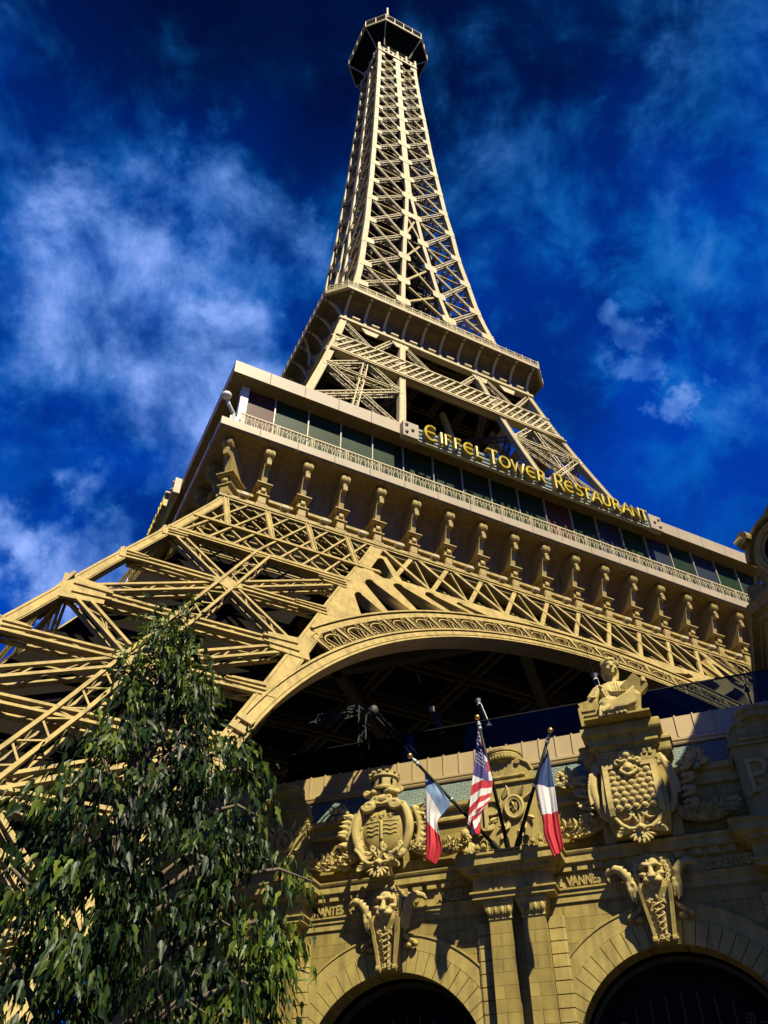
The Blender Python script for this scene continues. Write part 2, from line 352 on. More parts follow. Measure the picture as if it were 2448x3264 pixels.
# ================================================================== LATTICE TOWER
TOW = empty('lattice_tower', (0.609, 48.2, 0), R(90 - 63.48))
tag(TOW, 'tall tan iron lattice tower on four splayed legs with arch, balcony and lookout deck', 'tower')
WP = [(0, 31.0), (7, 26.9), (10.7, 24.78), (14, 23.03), (15.67, 22.18), (17.71, 21.18), (20.13, 19.92), (23.2, 18.34), (26.65, 16.65), (34.6, 13.9), (42.5, 11.75), (49.5, 9.95), (55.5, 8.65), (57.9, 8.2), (60.5, 7.72),
      (64.5, 7.0), (69, 6.37), (74.1, 5.92), (79.2, 5.47), (84.5, 5.18), (89, 4.86), (94.2, 4.6), (99.1, 4.36), (103.9, 4.15), (108.3, 3.97), (112.2, 3.84), (116.3, 3.70), (120.1, 3.55), (123.5, 3.43), (127, 3.32), (130.5, 3.22), (135, 3.14), (142, 3.1)]
WIP = [(0, 22.6), (7, 19.35), (11.5, 16.95), (14.3, 15.48), (17.92, 13.63), (21.35, 11.89), (26.65, 9.2), (34.6, 6.7), (42.5, 5.2), (49.5, 4.15), (53.5, 3.62), (58, 3.02), (63, 2.45), (68, 1.95), (77, 1.2), (87, 0.42), (91, 0.2), (142, 0.2)]
def interp(T, z):
    n = len(T)
    for i in range(n - 1):
        if z <= T[i + 1][0] or i == n - 2:
            x0, y0 = T[i]; x1, y1 = T[i + 1]; h = x1 - x0; t = (z - x0) / h
            sl = lambda a, b: (T[b][1] - T[a][1]) / (T[b][0] - T[a][0])
            d = sl(i, i + 1)
            m0 = (sl(i - 1, i) + d) / 2 if i > 0 else d
            m1 = (d + sl(i + 1, i + 2)) / 2 if i < n - 2 else d
            return (2 * t**3 - 3 * t**2 + 1) * y0 + (t**3 - 2 * t**2 + t) * h * m0 + (-2 * t**3 + 3 * t**2) * y1 + (t**3 - t**2) * h * m1
def W(z): return interp(WP, z)
def WI(z): return interp(WIP, z)
def FP(x, z, off=0.0): return V((x, -W(z) - off, z))
def FN(z): return V((0, -1, -(W(z + .2) - W(z - .2)) / .4)).normalized()
sw = lambda p: V((p[1], p[0], p[2]))
def zs(a, b, n): return [a + (b - a) * i / n for i in range(n + 1)]

rest = MB(); dim = MB()          # bracing of the far sides and the inside, too much of it to count
def leg_chords():
    mb = MB(); zz = zs(0, 26.6, 22)
    mb.loft([[(-W(z), -W(z), z), (-W(z) + .42, -W(z), z), (-W(z) + .42, -W(z) + .42, z), (-W(z), -W(z) + .42, z)] for z in zz])
    for f in (lambda p: V(p), sw):
        mb.loft([[f((-WI(z) - .34, -W(z), z)), f((-WI(z) + .30, -W(z), z)), f((-WI(z) + .30, -W(z) + .45, z)), f((-WI(z) - .34, -W(z) + .45, z))] for z in zz])
        # raised angle strips along both chords
        for x0, x1, g in ((.06, .10, W), (.34, .38, W), (-.28, -.24, WI), (.20, .24, WI)):
            mb.loft([[f((-g(z) + x0, -W(z) - .03, z)), f((-g(z) + x1, -W(z) - .03, z)), f((-g(z) + x1, -W(z) + .01, z)), f((-g(z) + x0, -W(z) + .01, z))] for z in zz])
    mb.loft([[(-WI(z) - .25, -WI(z) - .25, z), (-WI(z) + .25, -WI(z) - .25, z), (-WI(z) + .25, -WI(z) + .25, z), (-WI(z) - .25, -WI(z) + .25, z)] for z in zz])
    return mb
LV = [21.7, 16.2, 11.0, 5.7, 0.6]
def XO(z): return -W(z) + .38
def XI(z): return -WI(z) - .30
leg0 = leg_chords().build('leg', M['paint'], TOW)
def gusset(mb, x, z, sx, w=1.05, h=0.95, off=0.04):
    # riveted connection plate on a leg chord, with two raised straps
    n = FN(z)
    for (a0, a1, b0, b1, o) in ((0, w, -h / 2, h / 2, off), (w * .25, w * 1.15, h * .10, h * .2, off + .06), (w * .25, w * 1.15, -h * .25, -h * .15, off + .06)):
        q = [FP(x + sx * a0, z + b0), FP(x + sx * a1, z + b0 * .75), FP(x + sx * a1, z + b1 * .75), FP(x + sx * a0, z + b1)]
        mb.hexa([p - n * .05 for p in q] + [p + n * o for p in q])
leg_lists = []
for f, nm in ((lambda p: V(p), 'front'), (sw, 'left')):
    for k in range(4):
        za, zb = LV[k], LV[k + 1]; zm = (za + zb) / 2
        segs = [((XO(za), za), (XI(zb), zb)), ((XI(za), za), (XO(zb), zb)), ((XO(zm), zm), (XI(zm), zm)), ((XO(zb), zb), (XI(zb), zb))]
        for i, (a, b) in enumerate(segs):
            mb = MB(); n = FN((a[1] + b[1]) / 2)
            dp = 0.0 if i != 1 else 0.06
            if nm == 'left' and i == 2: continue
            mb.truss(f(FP(*a, -.02 - dp)), f(FP(*b, -.02 - dp)), f(n), (.46 if i < 2 else .40) if nm == 'front' else .36, .28, .105 if nm == 'front' else .07, .05, .75 if nm == 'front' else 1.0)
            mb.build('truss_beam', M['paint'], leg0)
    def gb(gm):
        if nm == 'left': gm.v = [tuple(sw(p)) for p in gm.v]
        gm.build('gusset_plate', M['paint'], leg0)
    for z in (21.5, 19.0, 16.2, 13.7, 11.0, 8.3):
        gm = MB(); gusset(gm, -W(z) + .05, z, 1, 1.25 if z in (16.2, 11.0) else .8, 1.25 if z in (16.2, 11.0) else .6); gb(gm)
        gm = MB(); gusset(gm, -WI(z) + .2, z, -1, 1.3, 1.1 if z in (16.2, 11.0) else .6); gb(gm)
    mb = MB(); mb.truss(f(FP(-(W(21.9) + WI(21.9)) / 2, 21.9, .05)), f(FP(-(W(11) + WI(11)) / 2, 11, .05)), f(FN(16)), .62, .45, .10, .055, .55); mb.build('truss_beam', M['paint'], leg0)
    mb = MB(); mb.truss(f(FP(-(W(11) + WI(11)) / 2, 11, .05)), f(FP(-(W(.6) + WI(.6)) / 2, .6, .05)), f(FN(6)), .62, .45, .10, .055, .55); mb.build('truss_beam', M['paint'], leg0)
    for z in (18.95, 13.6, 8.35):
        gm = MB(); n = FN(z); xm = (-W(z) - WI(z)) / 2; q = [FP(xm - .55, z), FP(xm, z - .45), FP(xm + .55, z), FP(xm, z + .45)]
        gm.hexa([p - n * .1 for p in q] + [p + n * .04 for p in q]); gb(gm)
# inner faces of every leg, plus the whole bracing of the other three legs
def leg_rest(mbR, rot, full):
    inn = dim
    fs = [lambda p: V(p), sw]
    for f in fs:
        for k in range(4):
            za, zb = LV[k], LV[k + 1]; zm = (za + zb) / 2
            for a, b in (((XO(za), za), (XI(zb), zb)), ((XI(za), za), (XO(zb), zb)), ((XO(zm), zm), (XI(zm), zm)), ((XO(zb), zb), (XI(zb), zb))):
                G = lambda x, z: rot @ f(V((x, -WI(z), z)))
                if abs(a[1] - b[1]) > .1 or k % 2: inn.truss(G(*a), G(*b), rot @ f(V((0, -1, .3))), .38, .36, .08, .045, 1.2)
                if full: mbR.truss(rot @ f(FP(*a)), rot @ f(FP(*b)), rot @ f(V((0, -1, .3))), .45, .4, .1, .055, 1.0)
    # stair runs and pipes that climb inside the leg
    for i in range(9):
        z0 = 1 + i * 2.7; z1 = z0 + 2.7; c0 = -(W(z0) + WI(z0)) / 2; c1 = -(W(z1) + WI(z1)) / 2; s_ = 1 if i % 2 else -1
        inn.beam(rot @ V((c0 - s_ * 1.2, c0, z0)), rot @ V((c1 + s_ * 1.2, c1, z1)), 1.0, .12, V((0, 0, 1)))
        inn.beam(rot @ V((c0 + 1.6, c0 - 1.4, z0)), rot @ V((c1 + 1.6, c1 - 1.4, z1)), .25, .25, V((0, -1, 0)))
        inn.beam(rot @ V((c0 - 1.6, c0 + 1.4, z0)), rot @ V((c1 - 1.6, c1 + 1.4, z1)), .25, .25, V((0, -1, 0)))
for k in range(4):
    sh = MB(); rot = Matrix.Rotation(k * pi / 2, 3, 'Z')
    sh.loft([[rot @ V((-c + a * h_, -c + b * h_, z)) for a, b in ((-1, -1), (1, -1), (1, 1), (-1, 1))] for z in zs(0, 26.5, 12) for c, h_ in (((W(z) + WI(z)) / 2, (W(z) - WI(z)) * .37),)])
    sh.build('blackout_box', M['dark'], TOW)  # box added inside each leg to block sunlight and blacken the gaps

for k in range(4):
    leg_rest(rest, Matrix.Rotation(k * pi / 2, 3, 'Z'), k != 0)
    if k: copy1(leg0, TOW, k * pi / 2)

# ---------------- girder under the first floor, one bay of lattice per panel
PB = 1.88
gird = MB()
n_ = FN(25)
def gch(mb, z0, z1, x0, x1, dep=.35, proud=.03):
    q = [FP(x0, z0, proud), FP(x1, z0, proud), FP(x1, z1, proud), FP(x0, z1, proud)]; bk = V((0, dep, 0))
    mb.hexa([q[0], q[1], q[1] + bk, q[0] + bk, q[3], q[2], q[2] + bk, q[3] + bk])
gch(gird, 26.38, 26.6, -16.6, 16.6); gch(gird, 26.05, 26.14, -16.7, 16.7, .2, .05)
for s_ in (-1, 1):
    gch(gird, 23.62, 23.74, min(s_ * 9.9, s_ * 18.0), max(s_ * 9.9, s_ * 18.0), .22)
    gch(gird, 23.50, 23.55, min(s_ * 9.9, s_ * 18.0), max(s_ * 9.9, s_ * 18.0), .22, .07)
    gch(gird, 21.95, 22.12, min(s_ * 11.6, s_ * 18.9), max(s_ * 11.6, s_ * 18.9), .4)
    gch(gird, 21.72, 21.80, min(s_ * 11.6, s_ * 18.9), max(s_ * 11.6, s_ * 18.9), .4, .06)
    for i in range(4):
        x = s_ * (10.98 + i * PB); gird.beam(FP(x, 23.7, 0), FP(x, 26.4, 0), .26, .2, FN(25), .02)
        gird.beam(FP(x - .08, 23.7, 0), FP(x - .08, 26.4, 0), .05, .1, FN(25), .06); gird.beam(FP(x + .08, 23.7, 0), FP(x + .08, 26.4, 0), .05, .1, FN(25), .06)
    for i in range(-1, 5):
        for j in (0, .5):
            x = 9.8 + (i + j) * PB
            for (xa, za, xb, zb) in ((x, 26.4, x + 3.0, 22.0), (x + 3.0, 26.4, x, 22.0)):
                # clip to the leg
                pts = []
                for t in [u / 12 for u in range(13)]:
                    X = xa + (xb - xa) * t; Z = za + (zb - za) * t
                    if WI(Z) + .1 < X < W(Z) - .1: pts.append((X, Z))
                if len(pts) > 1: gird.beam(FP(s_ * pts[0][0], pts[0][1]), FP(s_ * pts[-1][0], pts[-1][1]), .085, .08, FN(24.5), .0 if xa < xb else -.08)
gch(gird, 23.22, 23.36, -8.9, 8.9, .3)
for s_ in (-1, 1):
    for z in (22.55, 23.05, 24.5, 25.3):
        gird.beam(FP(s_ * (WI(z) + .1), z, -.22), FP(s_ * (W(z) - .2), z, -.22), .06, .06, FN(24))
    gird.truss(FP(s_ * 9.6, 26.2, -1.1), FP(s_ * 16.2, 26.2, -1.1), FN(25), .3, .3, .07, .04, .5); gird.truss(FP(s_ * 11.6, 22.2, -1.0), FP(s_ * 18.2, 22.2, -1.0), FN(25), .3, .3, .07, .04, .5)
for i in range(-5, 5):
    x = i * PB + PB / 2 * 0
    for (xa, xb, o) in ((x, x + PB, 0.01), (x + PB, x, -.02)):
        if max(abs(x), abs(x + PB)) < 9.6:
            gird.beam(FP(xa, 26.4), FP(xb, 23.3), .20, .14, FN(25), o)
            gird.beam(FP(xa, 26.4, -1.1), FP(xb, 23.3, -1.1), .12, .1, FN(25))
    if abs(x) < 9: gird.beam(FP(x, 26.4), FP(x, 23.3), .07, .1, FN(25), -.06)
    gird.beam(FP(x - .4, 26.3, -1.0), FP(x + 3.0, 23.4, -1.0), .07, .07, FN(25)); gird.beam(FP(x + .5, 26.3, -1.0), FP(x + 3.9, 23.4, -1.0), .07, .07, FN(25))
g0 = gird.build('girder', M['paint'], TOW)
for k in (1, 2, 3): copy1(g0, TOW, k * pi / 2)

# ---------------- great arch
ZC = 2.6
def AP(r, th, off=0.0):
    z = ZC + r * cos(th); return V((r * sin(th), -W(z) - off, z))
def arcband(mb, r0, r1, dep, off, t0, t1, n=64):
    rings = []
    for i in range(n + 1):
        th = t0 + (t1 - t0) * i / n; b = V((0, dep, 0))
        p, q = AP(r0, th, off), AP(r1, th, off)
        rings.append([p, q, q + b, p + b])
    mb.loft(rings)
T1 = R(66)
arch = MB()
arcband(arch, 18.9, 19.28, .95, .02, -T1, T1, 72)
arcband(arch, 19.28, 19.36, .5, .09, -T1, T1, 72)
arcband(arch, 19.0, 19.04, .1, .05, -T1, T1, 72)
TB = R(43.2)
arcband(arch, 20.12, 20.42, .6, .03, -TB, TB, 60); arcband(arch, 20.42, 20.5, .7, .12, -TB, TB, 60)
for i in range(-30, 31):
    th = R(i * 1.4)
    for r_ in (19.08, 20.22):
        if r_ > 20 and abs(th) > TB: continue
        for d_ in (-.0012, .0012):
            p = AP(r_, th + d_ * 3, .03); arch.box(p.x - .02, p.x + .02, p.y - .012, p.y + .01, p.z - .02, p.z + .02)
for s_ in (-1, 1):
    for th in (R(60.2), R(61.6)): arch.beam(AP(18.95, s_ * th), AP(19.4, s_ * th), .22, .2, V((0, -1, .4)), .14)
ar0 = arch.build('arch', M['paint'], TOW)
for k in (1, 2, 3): copy1(ar0, TOW, k * pi / 2)
def filigree():
    mb = MB(); dth = 1.32 / 19.75
    def P(u, v, o=0.0): return AP(19.36 + v, u / 19.75, o)
    up = V((0, -1, .45))
    def bar(a, b, w, d=.12, o=0.0): mb.beam(P(*a), P(*b), w, d, up, o)
    q = [P(-.66, 0), P(-.61, 0), P(-.545, .76), P(-.715, .76)]
    mb.hexa([p + V((0, .12, 0)) for p in q] + [p - V((0, .02, 0)) for p in q])
    def arc(c, rx, rz, a0, a1, w, n=9, o=.02):
        pts = [(c[0] + rx * cos(a0 + (a1 - a0) * i / n), c[1] + rz * sin(a0 + (a1 - a0) * i / n)) for i in range(n + 1)]
        for a, b in zip(pts, pts[1:]): bar(a, b, w, .10, o)
    arc((0, .40), .36, .22, 0, pi, .055); bar((-.36, .40), (-.20, 0), .055); bar((.36, .40), (.20, 0), .055)
    bar((-.19, .50), (-.05, .02), .03); bar((.19, .50), (.05, .02), .03)
    for s_ in (-1, 1):
        arc((s_ * .38, .67), .075, .075, 0, 2 * pi, .026, 8)
        arc((s_ * .44, .09), .075, .075, 0, 2 * pi, .028, 8); arc((s_ * .30, .06), .05, .05, 0, 2 * pi, .022, 6)
        bar((s_ * .50, .12), (s_ * .46, .58), .03)
    return mb
# one panel is curved on the surface of revolution: rebuild per place so each follows the leaning face
def fil_at(th):
    global AP
    base = AP
    AP = lambda r, t, off=0.0: base(r, t + th, off)
    mb = filigree(); AP = base; return mb
for i in range(-11, 12):
    fil_at(i * 1.32 / 19.75).build('filigree_panel', M['paint'], ar0)
# spandrel plates with slanting oval holes between leg, girder and arch
def smooth_hole(pts):
    # tapered opening: round top between two points, straight sides, lower end follows the arch
    (ax, az), (bx, bz), (cx_, cz_), (dx, dz) = pts      # a top-left, b top-right, c bottom-right, d bottom-left
    out = []
    mx, mz = (ax + bx) / 2, (az + bz) / 2; ux, uz = (bx - ax) / 2, (bz - az) / 2
    lx, lz = (cx_ + dx) / 2 - mx, (cz_ + dz) / 2 - mz; ln = sqrt(lx * lx + lz * lz); lx /= ln; lz /= ln; h = sqrt(ux * ux + uz * uz)
    for i in range(9):
        a = pi - pi * i / 8; out.append((mx + ux * cos(a) - lx * h * sin(a), mz + uz * cos(a) - lz * h * sin(a)))
    for i in range(5):
        t = i / 4; x = cx_ + (dx - cx_) * t; z = ZC + sqrt(20.54**2 - x * x); out.append((x, z))
    return out
outer = [(-WI(z) + .02, z) for z in zs(17.0, 24.6, 8)] + [(-9.5, 25.3), (-9.2, 25.3), (-8.95, 23.38), (-3.5, 23.34), (-2.6, 23.1), (-2.2, ZC + sqrt(20.46**2 - 2.2**2))]
xs_ = zs(-2.6, -13.3, 14); outer += [(x, ZC + sqrt(20.46**2 - x * x)) for x in xs_]
holes = [smooth_hole(h) for h in (((-11.72, 20.75), (-11.36, 21.05), (-10.72, 0), (-11.75, 0)), ((-10.98, 22.05), (-10.50, 22.42), (-9.25, 0), (-10.42, 0)),
         ((-9.55, 22.62), (-9.05, 22.82), (-7.45, 0), (-8.9, 0)), ((-8.05, 22.68), (-7.55, 22.92), (-5.95, 0), (-7.1, 0)), ((-6.5, 22.78), (-6.2, 22.9), (-4.9, 0), (-5.7, 0)))]
holes.append([(-10.36, 23.66), (-9.74, 24.85), (-9.56, 25.05), (-9.42, 25.0), (-9.34, 23.5), (-9.5, 23.2), (-9.9, 23.1), (-10.24, 23.3)])
for s_ in (-1, 1):
    plate('spandrel_plate', outer, holes, .55, M['paint'], TOW, lambda x, z, y: (-s_ * x, -W(z) + .235 - y, z))

# ---------------- underside of the first floor
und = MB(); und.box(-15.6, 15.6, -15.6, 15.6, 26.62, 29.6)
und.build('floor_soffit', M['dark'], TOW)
ub = MB()
for i in range(-3, 4):
    ub.truss((i * 4.6, -15.4, 26.0), (i * 4.6, 15.4, 26.0), (0, 0, -1), .7, .55, .16, .09, 1.6)
    ub.truss((-15.4, i * 4.6, 25.9), (15.4, i * 4.6, 25.9), (0, 0, -1), .7, .65, .16, .09, 1.6)
for a, b in (((-13, -13), (13, 13)), ((-13, 13), (13, -13)), ((-14, 0), (0, 14)), ((-14, 0), (0, -14)), ((14, 0), (0, 14)), ((14, 0), (0, -14))):
    ub.beam((*a, 25.6), (*b, 25.6), .55, .5, V((0, 0, -1)))
ub.build('floor_truss', M['paint_dim'], TOW)

# ---------------- middle stage between restaurant roof and balcony
mid = MB(); zz = zs(33.8, 56.2, 14)
mid.loft([[(-W(z), -W(z), z), (-W(z) + .5, -W(z), z), (-W(z) + .5, -W(z) + .5, z), (-W(z), -W(z) + .5, z)] for z in zz])
for f in (lambda p: V(p), sw):
    mid.loft([[f((-WI(z) - .24, -W(z), z)), f((-WI(z) + .24, -W(z), z)), f((-WI(z) + .24, -W(z) + .45, z)), f((-WI(z) - .24, -W(z) + .45, z))] for z in zz])
    for x0, x1, g in ((.06, .12, W), (.38, .44, W), (-.2, -.14, WI), (.14, .20, WI)):
        mid.loft([[f((-g(z) + x0, -W(z) - .035, z)), f((-g(z) + x1, -W(z) - .035, z)), f((-g(z) + x1, -W(z) + .01, z)), f((-g(z) + x0, -W(z) + .01, z))] for z in zz])
mid.loft([[(-WI(z) - .2, -WI(z) - .2, z), (-WI(z) + .2, -WI(z) - .2, z), (-WI(z) + .2, -WI(z) + .2, z), (-WI(z) - .2, -WI(z) + .2, z)] for z in zz])
mp0 = mid.build('corner_post', M['paint2'], TOW)
for k in (1, 2, 3): copy1(mp0, TOW, k * pi / 2)
ML = [52.0, 46.8, 41.2, 35.6]
for k4 in range(4):
    rot = Matrix.Rotation(k4 * pi / 2, 3, 'Z')
    for s_ in (-1, 1):
        for k in range(3):
            za, zb = ML[k], ML[k + 1]; zm = (za + zb) / 2
            xo = lambda z: s_ * (W(z) - .45); xi = lambda z: s_ * (WI(z) + .2)
            xc = lambda z: s_ * (W(z) + WI(z)) / 2
            segs = [((xo(za), za), (xi(zb), zb)), ((xi(za), za), (xo(zb), zb)), ((xo(zb), zb), (xi(zb), zb)), ((xc(za - .5), za - .5), (xc(zb), zb))]
            for i, (a, b) in enumerate(segs):
                mb = MB() if k4 == 0 else rest
                mb.truss(rot @ FP(*a, -.04), rot @ FP(*b, -.04), rot @ FN(zm), .42, .4, .085, .045, .62 if k4 == 0 else 1.2)
                if k4 == 0: mb.build('truss_beam', M['paint2'], TOW)
            dim.truss(rot @ V((xo(za), -WI(za), za)), rot @ V((xi(zb), -WI(zb), zb)), rot @ V((0, -1, 0)), .4, .35, .09, .05, 1.2)
            dim.truss(rot @ V((xi(za), -WI(za), za)), rot @ V((xo(zb), -WI(zb), zb)), rot @ V((0, -1, 0)), .4, .35, .09, .05, 1.2)
            if k4 == 0:
                for z in (za, zb):
                    if k and z == za: continue
                    for xx, sx in ((s_ * (W(z) - .1), -s_), (s_ * WI(z), s_)):
                        gm = MB(); gusset(gm, xx, z, sx, .95, .8, .03); gm.build('gusset_plate', M['paint2'], TOW)
    # big inner struts that cross between the legs
    for (xa, za, xb, zb) in ((-4.5, 47, 4.9, 38), (4.5, 47, -4.9, 38), (-4.1, 49.5, 4.1, 49.5), (-5.2, 42, 5.2, 42)):
        dim.truss(rot @ V((xa, -WI(za) - .4, za)), rot @ V((xb, -WI(zb) - .4, zb)), rot @ V((0, -1, 0)), .6, .5, .13, .07, 1.0)
core = MB()
for sx in (-1, 1):
    for sy in (-1, 1):
        core.box(sx * 1.7 - .14, sx * 1.7 + .14, sy * 1.7 - .14, sy * 1.7 + .14, 34.6, 137)
for i in range(40):
    z0 = 34.6 + i * 2.56; z1 = z0 + 2.56
    for k4 in range(4):
        rot = Matrix.Rotation(k4 * pi / 2, 3, 'Z')
        core.beam(rot @ V((-1.7, -1.75, z0)), rot @ V((1.7, -1.75, z1)), .16, .1); core.beam(rot @ V((1.7, -1.75, z0)), rot @ V((-1.7, -1.75, z1)), .16, .1)
        core.beam(rot @ V((-1.7, -1.75, z0)), rot @ V((1.7, -1.75, z0)), .22, .2)
        if i % 4 != 3: core.box(-min(2.6, W(z0) * .52), min(2.6, W(z0) * .52), -min(2.6, W(z0) * .52), min(2.6, W(z0) * .52), z0 + .1, z1 - .3) if k4 == 0 else None  # lift shaft boxes, widened and blackened to darken the shaft interior
core.build('lift_shaft', M['dark'], TOW)
# trellis girder below the balcony
tg = MB()
def tch(z0, z1, proud, dep=.3):
    q = [FP(-W(z0) + .1, z0, proud), FP(W(z0) - .1, z0, proud), FP(W(z1) - .1, z1, proud), FP(-W(z1) + .1, z1, proud)]; bk = V((0, dep, 0))
    tg.hexa([q[0], q[1], q[1] + bk, q[0] + bk, q[3], q[2], q[2] + bk, q[3] + bk])
tch(49.55, 49.75, .16, .8); tch(52.05, 52.2, .16, .8); tch(49.2, 49.3, .2, .3)
for i in range(31):
    x0 = -10.2 + i * .61; pts = [(x0 + 1.75 * t / 6, 49.7 + 2.4 * t / 6) for t in range(7)]; pts = [p for p in pts if abs(p[0]) < W(p[1]) - .15]
    if len(pts) > 1: tg.beam(FP(*pts[0], .1), FP(*pts[-1], .1), .15, .1, FN(51), .02)
for z in (50.35, 50.75, 51.3): tg.beam(FP(-W(z) + .2, z, .04), FP(W(z) - .2, z, .04), .07, .08, FN(51))
for i in range(0):
    x0 = -11.5 + i * 1.3
    xa, za, xb, zb = x0, 52.1, x0 + 3.6, 49.7
    pts = [(xa + (xb - xa) * t / 10, za + (zb - za) * t / 10) for t in range(11)]; pts = [p for p in pts if abs(p[0]) < W(p[1]) - .2]
    if len(pts) > 1: tg.beam(FP(*pts[0], .05), FP(*pts[-1], .05), .09, .1, FN(51), -.02)
tg0 = tg.build('trellis_girder', M['paint2'], TOW)
for k in (1, 2, 3): copy1(tg0, TOW, k * pi / 2)
# short struts between trellis and balcony
for s_ in (-1, 1):
    for xa, xb in ((8.2, 6.2), (4.3, 6.2), (3.2, 1.2)):
        st = MB(); st.truss(FP(s_ * xa, 55.2, -.1), FP(s_ * xb, 52.2, -.1), FN(54), .34, .3, .08, .04); st0 = st.build('balcony_strut', M['paint2'], TOW)
        for k in (1, 2, 3): copy1(st0, TOW, k * pi / 2)
    for xb in (6.2, 3.6):
        st = MB(); q = [FP(s_ * xb - .8, 55.4, .0), FP(s_ * xb + .8, 55.4, .0), FP(s_ * xb + .45, 54.5, .0), FP(s_ * xb - .45, 54.5, .0)]; st.hexa([p + V((0, .08, 0)) for p in q] + q); st.build('gusset_plate', M['paint2'], TOW)

# ---------------- second floor balcony
bal = empty('balcony', (0, 0, 0), 0, TOW) if False else None
bm = MB()
oct_ = lambda a, d: [(-a, -d), (a, -d), (d, -a), (d, a), (a, d), (-a, d), (-d, a), (-d, -a)]
def ring8(a, d, z): return [(x, y, z) for x, y in oct_(a, d)]
# bottom trim, coved wall and soffit
sec = [(8.70, 8.80, 55.40), (8.70, 8.80, 55.62)]
bm.loft([ring8(8.2, 8.25, 55.40), ring8(8.62, 8.66, 55.38), ring8(8.72, 8.80, 55.40), ring8(8.72, 8.80, 55.66), ring8(8.45, 8.50, 55.68)], cap=False)
BALC = bm.build('balcony', M['paint2'], TOW)
fb = MB(); fb.loft([ring8(8.3, 8.35, 56.9), ring8(8.3, 8.35, 57.4)]); fb.build('floor_plate', M['dark'], BALC)
fb = MB()
for i in range(-3, 4): fb.truss((i * 2.4, -8.2, 56.2), (i * 2.4, 8.2, 56.2), (0, 0, -1), .5, .5, .12, .07, 1.2); fb.truss((-8.2, i * 2.4, 56.1), (8.2, i * 2.4, 56.1), (0, 0, -1), .5, .5, .12, .07, 1.2)
fb.build('floor_truss', M['paint_dim'], BALC)
cv = MB(); rr = []
for i in range(11):
    t = i / 10; a = t * pi / 2
    off = 1.45 * t ** 5; zz_ = 55.68 + 1.90 * (1 - (1 - t) ** 1.6)
    rr.append(ring8(8.40 + off * .05, 8.46 + off, zz_))
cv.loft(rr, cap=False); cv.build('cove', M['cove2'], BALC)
sf = MB()
for i in range(12):
    d0 = 8.95 + i * .095
    sf.loft([ring8(8.5, d0, 57.62 - .12 * (i < 9)), ring8(8.5, d0 + .06, 57.62 - .12 * (i < 9)), ring8(8.5, d0 + .06, 57.70), ring8(8.5, d0, 57.70)], cap=False)
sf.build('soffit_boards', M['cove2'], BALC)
dk = MB(); dk.loft([ring8(8.75, 10.02, 57.62), ring8(8.78, 10.1, 57.66), ring8(8.78, 10.1, 57.92), ring8(8.7, 10.0, 57.95)])
dk.build('deck_edge', M['paint2'], BALC)
rb = MB(); pts = []
for i in range(9):
    a = i / 8 * pi / 2; pts.append((-(8.50 + 1.45 * (1 - cos(a))), 55.68 + 1.90 * sin(a)))
for (p, q) in zip(pts, pts[1:]): rb.beam((0, p[0], p[1]), (0, q[0], q[1]), .21, .26, V((0, -1, -.6)), .0)
rb.box(-.105, .105, -8.64, -8.40, 55.66, 56.3)
rib0 = rb.build('bracket', M['paint2'], BALC); rib0.location = (-8.3, -.06, 0)
first = True
for k in range(4):
    rot = Matrix.Rotation(k * pi / 2, 3, 'Z')
    for i in range(11):
        if k == 0 and i == 0: continue
        if k >= 2: continue
        c = copy1(rib0, BALC, k * pi / 2 * (3 if k == 1 else 1)); c.location = Matrix.Rotation((k * 3 if k == 1 else k) * pi / 2, 3, 'Z') @ V((-8.3 + i * 1.66, -.06, 0))
for sgn in ((-1, -1), (1, -1)):      # chamfer corners
    c = copy1(rib0, BALC, sgn[0] * pi / 4 * 1.0 if sgn[0] < 0 else pi / 4); c.rotation_euler = (0, 0, -pi / 4 if sgn[0] < 0 else pi / 4); c.location = (sgn[0] * 3.0, 3.0 - .3, 0)
def flood():
    mb = MB(); mb.box(-.05, .05, -.1, .1, 0, .22); mb.box(-.32, .32, -.26, .16, .2, .34); mb.box(-.26, .26, -.2, .1, .34, .40); return mb
fl0 = flood().build('floodlight', M['paint2'], BALC); fl0.location = (-7.47, -8.62, 55.68)
for i in range(1, 10): copy1(fl0, BALC, 0, (-7.47 + i * 1.66, -8.62, 55.68))
for i in range(10): copy1(fl0, BALC, -pi / 2, (-8.62, -7.47 + i * 1.66, 55.68))
# railing: low crossed panel outside, tall bars set in
def railing(L, n):
    mb = MB(); h = 57.93
    for z in (.08, .62): mb.box(-L / 2, L / 2, -.04, .03, h + z - .03, h + z + .03)
    p = L / n
    for i in range(n + 1):
        x = -L / 2 + i * p; mb.box(x - .035, x + .035, -.05, .05, h, h + .70 + (.0 if i % 2 else .05))
        if i < n:
            mb.beam((x, -.0, h + .1), (x + p, -.0, h + .6), .035, .03); mb.beam((x, -.0, h + .6), (x + p, -.0, h + .1), .035, .03)
            mb.beam((x, -.0, h + .35), (x + p, -.0, h + .35), .03, .03)
    y = .75
    for z in (.75, 1.62): mb.box(-L / 2 + .3, L / 2 - .3, y - .03, y + .03, h + z - .03, h + z + .03)
    m_ = int(L / .17)
    for i in range(m_ + 1):
        x = -L / 2 + .3 + (L - .6) * i / m_; w = .035 if i % 8 == 0 else .014; mb.box(x - w, x + w, y - .02, y + .02, h, h + 1.62)
    return mb
r0 = railing(17.56, 22).build('railing', M['paint2'], BALC); r0.location = (0, -10.05, 0)
r1 = copy1(r0, BALC, -pi / 2, (-10.05, 0, 0)); copy1(r0, BALC, pi / 2, (10.05, 0, 0)); copy1(r0, BALC, pi, (0, 10.05, 0))
rc = railing(1.87, 2).build('railing', M['paint2'], BALC); rc.location = (-9.41, -9.41, 0); rc.rotation_euler = (0, 0, -pi / 4)
